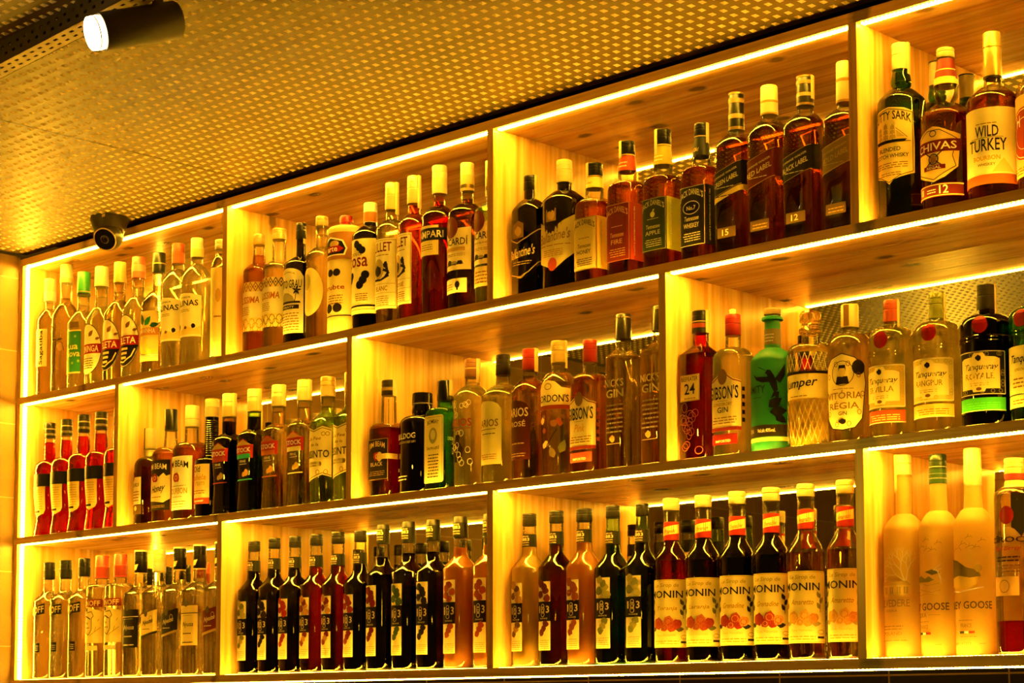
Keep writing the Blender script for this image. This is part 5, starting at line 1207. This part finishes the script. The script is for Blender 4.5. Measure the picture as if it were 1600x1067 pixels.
GN = 'syrup bottles with cream caps and red neck bands'
def monin(key, label, liq, flavour, word, fruit, leafc, uc):
    b = Bot(key, 'syrup_bottle', label, sh='c', group=GN, rot=.3)
    b.glass(); b.fill(liq, b.zn + .004 if uc < 50 else .2); b.cap((.88, .72, .40), 'screw')
    q = b.sheet([(-.05, b.H - .0095), (.05, b.H - .0095), (.05, b.H - .004), (-.05, b.H - .004)], (.70, .34, .14), name='cap_label', on_neck=b.rc * 1.008)
    # red neck band with a yellow diagonal
    z0, z1 = b.zn + .001, b.zn + .037
    n = b.neck(z0, z1, (.60, .03, .025)); r = b.rn
    n.poly([(-.024, z0 + .008), (.024, z0 + .014), (.024, z1 - .004), (-.024, z1 - .013)], (.82, .62, .20)); n.poly([(-.050, z0 + .02), (-.026, z0 + .010), (-.026, z1 - .013), (-.05, z1 - .004)], (.82, .62, .20))
    n.text(flavour, -.012, .014, z0 + .013, z0 + .021, (.3, .12, .04), shear=.3, slope=.15)
    W = .0535
    p = b.rect(-W, W, .032, .164, (.84, .68, .30), corner=.004); p.line([(-W + .002, .034), (W - .002, .034), (W - .002, .162), (-W + .002, .162), (-W + .002, .034)], .0007, DGOLD)
    p.text('Le Sirop de', -.026, .026, .147, .157, (.42, .28, .1), shear=.2); p.text('MONIN', -.040, .036, .128, .1425, INK); p.text(word, -.022, .022, .102, .112, (.45, .22, .06), shear=.3)
    for s_ in (-1, 1):
        for i in range(3): leaf(p, s_ * .036, .094 + i * .010, .014, PI / 2 - s_ * (.5 if i % 2 else -.5), leafc)
        p.line([(s_ * .036, .088), (s_ * .037, .122)], .0009, INK)
    for i, (u, z, r_) in enumerate(((-.016, .078, .012), (.006, .082, .011), (.022, .076, .010), (.012, .071, .009), (-.002, .070, .008))):
        blob(p, u, z, r_, fruit[i % len(fruit)], i + 3, n=14); p.ring(u, z, r_ * .6, r_ * .6, .0012, fruit[(i + 1) % len(fruit)])
    leaf(p, .02, .066, .018, .1, leafc); leaf(p, -.022, .066, .016, 2.9, leafc)
    p.text('Tons Naturais', -.022, .020, .053, .058, (.55, .4, .18), shear=.2); p.small(-.026, .026, .038, .048, 2, DGOLD, 2); p.rect(.030, .046, .040, .044, INK); p.ring(.038, .052, .008, .004, .0008, BROWN); b.done()
RDF = [(.60, .10, .025), (.72, .26, .08), (.45, .05, .02)]; CHF = [(.50, .04, .02), (.62, .08, .03), (.7, .3, .1)]; AMF = [(.62, .30, .08), (.74, .42, .14), (.45, .18, .05)]
LV = (.08, .07, .025)
monin('monin1', 'red grapefruit syrup bottle with cream cap, beside the green pair', (.55, .05, .012), 'Pink', 'Toranja', RDF, LV, 0)
monin('monin2', 'dark red orange syrup bottle with orange slice label and cream cap', (.12, .02, .008), 'Orange', 'Laranja', RDF, (.14, .13, .04), 0)
monin('monin3', 'black syrup bottle with red currant label, first of the grenadine pair', L_BLACK, 'Grenadine', 'Grenadine', CHF, (.05, .04, .02), 0)
monin('monin4', 'black syrup bottle with red currant label, second of the grenadine pair', L_BLACK, 'Grenadine', 'Grenadine', CHF, (.05, .04, .02), 0)
monin('monin5', 'clear amber syrup bottle with apricot label, first of the amaretto pair', (.90, .58, .16), 'Amaretto', 'Amaretto', AMF, (.30, .24, .08), 99)
monin('monin6', 'clear amber syrup bottle with apricot label, against the upright', (.90, .58, .16), 'Amaretto', 'Amaretto', AMF, (.30, .24, .08), 99)

# ================================================================== BOTTOM ROW, right bay: frosted vodkas
FROST = dict(mat=milky((.76, .55, .20), .62, .35, 'frosted_glass'))
GF = 'tall frosted vodka bottles in the bottom right bay'
INKG = (.30, .20, .07)
b = Bot('belv', 'vodka_bottle', 'frosted vodka bottle printed with a bare tree and mansion', sh='d', group=GF, rot=-.15)
b.glass(**FROST); b.cap((.84, .70, .40), 'sleeve', [(.0, .06, INKG), (.55, .62, (.7, .5, .2))]); b.seal(-1, drop=.03); k = b.ink
k.text('BELVEDERE', -.036, .034, .090, .103, INKG); k.text('VODKA', -.014, .012, .081, .0855, INKG); k.rect(-.04, .034, .110, .128, (.62, .42, .12)); k.poly([(-.044, .128), (.036, .128), (.030, .135), (-.038, .135)], (.50, .32, .09))
for u in (-.030, -.016, -.002, .012, .024):
    k.rect(u, u + .007, .113, .125, (.34, .22, .07)); k.rect(u + .003, u + .004, .113, .125, (.7, .5, .2))
def tree(k, u, z, a, L, d):
    u2, z2 = u + L * math.cos(a), z + L * math.sin(a); k.line([(u, z), (u2, z2)], .0004 + .00028 * d, (.86, .78, .5))
    if d > 0:
        rg = random.Random(int(u * 1e5) + int(z * 1e5) + d)
        for s_ in (-1, 1): tree(k, u2, z2, a + s_ * (.28 + .3 * rg.random()) + .06, L * (.68 + .12 * rg.random()), d - 1)
tree(k, .026, .135, 1.9, .020, 5); tree(k, .026, .135, 2.5, .018, 4); tree(k, .028, .135, 1.4, .018, 4)
k.small(-.022, .022, .050, .060, 2, INKG, 3); k.text('POLAND', -.020, .020, .040, .046, INKG); k.small(-.03, .03, .030, .035, 1, INKG); b.done()
def goose(key, label, capc, bands, fl):
    b = Bot(key, 'vodka_bottle', label, sh='d', group=GF, rot=.08 if fl else -.35)
    b.glass(**FROST); b.cap(capc, 'screw' if bands else 'sleeve', bands); k = b.ink
    for (u, z, s_) in ((-.020, .184, 1.3), (-.006, .192, .9), (.008, .188, .8), (.018, .186, .8), (.028, .198, .7), (.006, .204, .7)):
        k.line([(u - .009 * s_, z - .004 * s_), (u - .002 * s_, z), (u + .001 * s_, z + .007 * s_)], .0007, INKG); k.line([(u - .002 * s_, z), (u + .007 * s_, z + .002 * s_), (u + .010 * s_, z - .002 * s_)], .0007, INKG)
    if fl:
        k.poly([(-.034, .168), (-.016, .164), (.002, .152), (.022, .146), (.026, .136), (.008, .132), (-.034, .132)], (.17, .11, .04)); k.poly([(-.034, .134), (-.012, .138), (.008, .134), (.022, .136), (.018, .122), (.0, .114), (-.02, .116), (-.034, .120)], (.72, .46, .10)); k.disc(.022, .150, .006, .007, (.45, .3, .1)); k.line([(-.034, .112), (-.01, .110), (.03, .118)], .002, WHITE)
    else:
        k.poly([(-.018, .138), (-.006, .142), (.004, .136), (.012, .140), (.022, .134), (.012, .130), (-.014, .130)], (.22, .18, .05)); k.poly([(.004, .148), (.018, .152), (.032, .146), (.018, .142)], (.10, .09, .03)); k.line([(-.03, .126), (-.01, .130), (.01, .124), (.03, .128)], .0016, (.6, .42, .14)); k.line([(-.032, .114), (-.008, .118), (.016, .112), (.032, .116)], .0016, (.6, .42, .14)); k.line([(-.02, .106), (.008, .110), (.028, .106)], .0012, (.6, .42, .14))
        for i in range(5): k.line([(.02 + i * .002, .15), (.034, .162 - i * .009)], .0008, WHITE)
    k.text('GREY GOOSE', -.046, .046, .081, .094, (.07, .05, .025)); k.text('VODKA', -.026, .006, .069, .077, INKG) if not fl else None
    if not fl: k.rect(.010, .030, .0727, .0733, INKG)
    k.small(-.016, .012, .061, .064, 1, INKG, 2); k.text('FRANCE', -.011, .009, .049, .056, INKG); k.rect(-.013, -.004, .039, .043, (.04, .04, .06)); k.rect(-.004, .004, .039, .043, WHITE); k.rect(.004, .014, .039, .043, (.55, .08, .04))
    k.small(-.014, .018, .033, .036, 1, INKG) if fl else None; k.small(.02, .032, .021, .024, 1, INKG); k.text('IMPORTED', -.026, .008, .019, .024, INKG) if fl else None; b.done()
goose('goose1', 'frosted vodka bottle with dark green cap and flying geese print', (.02, .05, .015), [(.0, .48, (.02, .06, .015)), (.16, .20, CREAM), (.32, .35, CREAM), (.56, .58, CREAM)], False)
goose('goose2', 'frosted vodka bottle with cream cap and geese over fruit picture', (.86, .72, .42), [], True)
b = Bot('ciroc', 'vodka_bottle', 'clear vodka bottle with red round seal and red liquid at its base', sh='D', group=GF)
b.glass(); b.fill(None, .058, mat=liquid((.62, .015, .02))); b.cap((.82, .66, .34), 'screw', [(.0, .28, (.42, .03, .03))], metal=.3); b.neck(b.zn - .001, b.zc - .001, (.6, .45, .2)); k = b.ink
k.text('CÎROC', -.036, .032, .190, .202, INK); k.text('Red Berry', -.026, .024, .174, .184, (.55, .08, .04), shear=.3); k.small(-.020, .024, .158, .17, 2, INK, 3); k.small(-.020, .024, .14, .155, 3, BROWN, 5)
e = b.oval(.003, .236, .0125, .0155, (.50, .025, .02), off=.0016, name='wax_seal', rough=.3); e.ring(.003, .236, .0125, .0155, .0018, (.6, .2, .1))
p = b.rect(-.030, .022, .100, .132, (.74, .42, .16), name='small_label'); p.ring(-.004, .116, .010, .011, .001, BROWN); b.done()

# ================================================================== things on the ceiling
def ring_pts(r, n=24): return [(r * math.cos(2 * PI * i / n), r * math.sin(2 * PI * i / n)) for i in range(n)]
dome = thing('security_camera', 'black dome security camera on the ceiling above the shelf edge', 'security camera', (0.500, -0.055, 1.1878))
DK_ = paint((.035, .028, .020), .45)
lathe('base', [(-.016, .047), (-.010, .049), (0, .0490)], DK_, dome, 32)
lathe('housing', [(-.050, .030), (-.040, .038), (-.026, .044), (-.016, .0465)], DK_, dome, 32)
ax = Vector((.42, -.72, -.55)).normalized(); q = Vector((0, 0, 1)).rotation_difference(ax)
eye = lathe('eyeball', [(-.030, .020), (-.022, .032), (-.008, .0385), (.006, .0385), (.018, .0345), (.024, .030)], paint((.03, .024, .018), .4), dome, 32); eye.location = (.006, -.006, -.050); eye.rotation_mode = 'QUATERNION'; eye.rotation_quaternion = q
lathe('front_ring', [(.0236, .0312), (.0262, .0305), (.0262, .0285), (.0250, .0280)], paint((.42, .30, .12), .35), eye, 32, close=False)
lathe('front_glass', [(.0236, .0290), (.0248, .0285)], paint((.006, .005, .004), .12), eye, 32)
lathe('lens_ring', [(.0248, .0115), (.0272, .0105), (.0272, .0080)], paint((.05, .038, .022), .3), eye, 24, close=False)
lathe('lens', [(.0248, .0078), (.0262, .0060), (.0268, .0028)], paint((.010, .006, .004), .05), eye, 24)
box('name_plate', [(.032, .044, -.0445, -.043, -.012, -.005)], paint((.6, .45, .2), .4), dome)

# slotted channel and the spotlight that hangs from it
TR = (1.30, -0.935, 1.1878); ta = math.radians(-4.0)
track = thing('slotted_channel', 'black slotted metal channel fixed under the ceiling sheet', 'channel', TR); track.rotation_euler.z = ta
def slotted(name, x0, x1, to3, wdt, mat, rows, px, sl, sw, th):
    """flat strip with real slots: u along, v across"""
    v, f = [], []
    xs = [x0]; i = 0
    cells = []
    n = int((x1 - x0) / px)
    vs_ = [0]
    for r in rows: vs_ += [r - sw / 2, r + sw / 2]
    vs_ += [wdt]
    for side in (0, th):
        for i in range(n):
            u0 = x0 + i * px
            for j in range(len(vs_) - 1):
                isrow = j % 2 == 1; ofs = px / 2 if (j // 2) % 2 else 0
                segs = [(u0, u0 + px)]
                if isrow: a = u0 + px * .25 + (0 if not ofs else px * .0); segs = [(u0, u0 + (px - sl) / 2), (u0 + (px + sl) / 2, u0 + px)]
                for a, b_ in segs:
                    k = len(v); o_ = ofs if isrow else 0
                    v += [to3(a + o_, vs_[j], side), to3(b_ + o_, vs_[j], side), to3(b_ + o_, vs_[j + 1], side), to3(a + o_, vs_[j + 1], side)]; f.append((k, k + 1, k + 2, k + 3))
    return mesh_obj(name, v, f, mat, track)
chm = paint((.045, .036, .026), .45); chb = paint((.42, .31, .15), .5)  # bottom web painted paler than the black flanges, as if lit
slotted('side_flange', -.9, 1.6, lambda u, v_, s: (u, -.021 - s, -v_), .042, chm, (.014, .029), .030, .011, .0065, .0015)
slotted('bottom_web', -.9, 1.6, lambda u, v_, s: (u, -.0205 + v_, -.042 - s * .6), .041, chb, (.013, .029), .030, .014, .006, .0015)
slotted('rear_flange', -.9, 1.6, lambda u, v_, s: (u, .0215 + s, -v_), .042, chm, (.014, .029), .030, .011, .0065, .0015)

sp_loc = Vector((1.9136, -1.0296, 1.085)); d_ = Vector((-.305, -.898, -.31)).normalized()
spot = thing('spotlight', 'black cylinder spotlight hanging beside the slotted channel, lamp glowing', 'spotlight', sp_loc); spot.rotation_mode = 'QUATERNION'; spot.rotation_quaternion = Vector((0, 0, 1)).rotation_difference(d_)
bk = paint((.03, .024, .016), .4)
lathe('housing', [(-.145, .030), (-.140, .0335), (-.004, .0335), (.0, .0325), (.0, .029), (-.006, .028)], bk, spot, 40)
lm = bpy.data.materials.new('lamp_glow'); lm.use_nodes = True; lb = lm.node_tree.nodes['Principled BSDF']; lb.inputs['Emission Color'].default_value = (1, .72, .30, 1); lb.inputs['Emission Strength'].default_value = 14
lathe('lamp', [(-.004, .0285), (.006, .0300), (.010, .0300)], lm, spot, 40)
lathe('lamp_rim', [(.0100, .0300), (.0112, .0308), (.0124, .0300)], paint((.5, .32, .1), .4), spot, 40, close=False)
lathe('diffuser', [(.0112, .0296), (.020, .0292), (.0215, .0270)], lm, spot, 40)
lathe('bracket', [(-.085, .006), (-.080, .006)], bk, spot, 12)
q_ = box('stem', [(-.007, .007, -.007, .007, -.02, .062)], bk, spot); q_.rotation_mode = 'QUATERNION'; q_.rotation_quaternion = spot.rotation_quaternion.inverted(); q_.location = (0, 0, -.105)
ld = bpy.data.lights.new('spotlight_beam', 'SPOT'); ld.energy = 12; ld.color = (1, .68, .25); ld.spot_size = math.radians(70); ld.shadow_soft_size = .03
lo = bpy.data.objects.new('spotlight_beam', ld); C.objects.link(lo); lo.parent = spot; lo.location = (0, 0, .03); lo.rotation_euler = (PI, 0, 0)
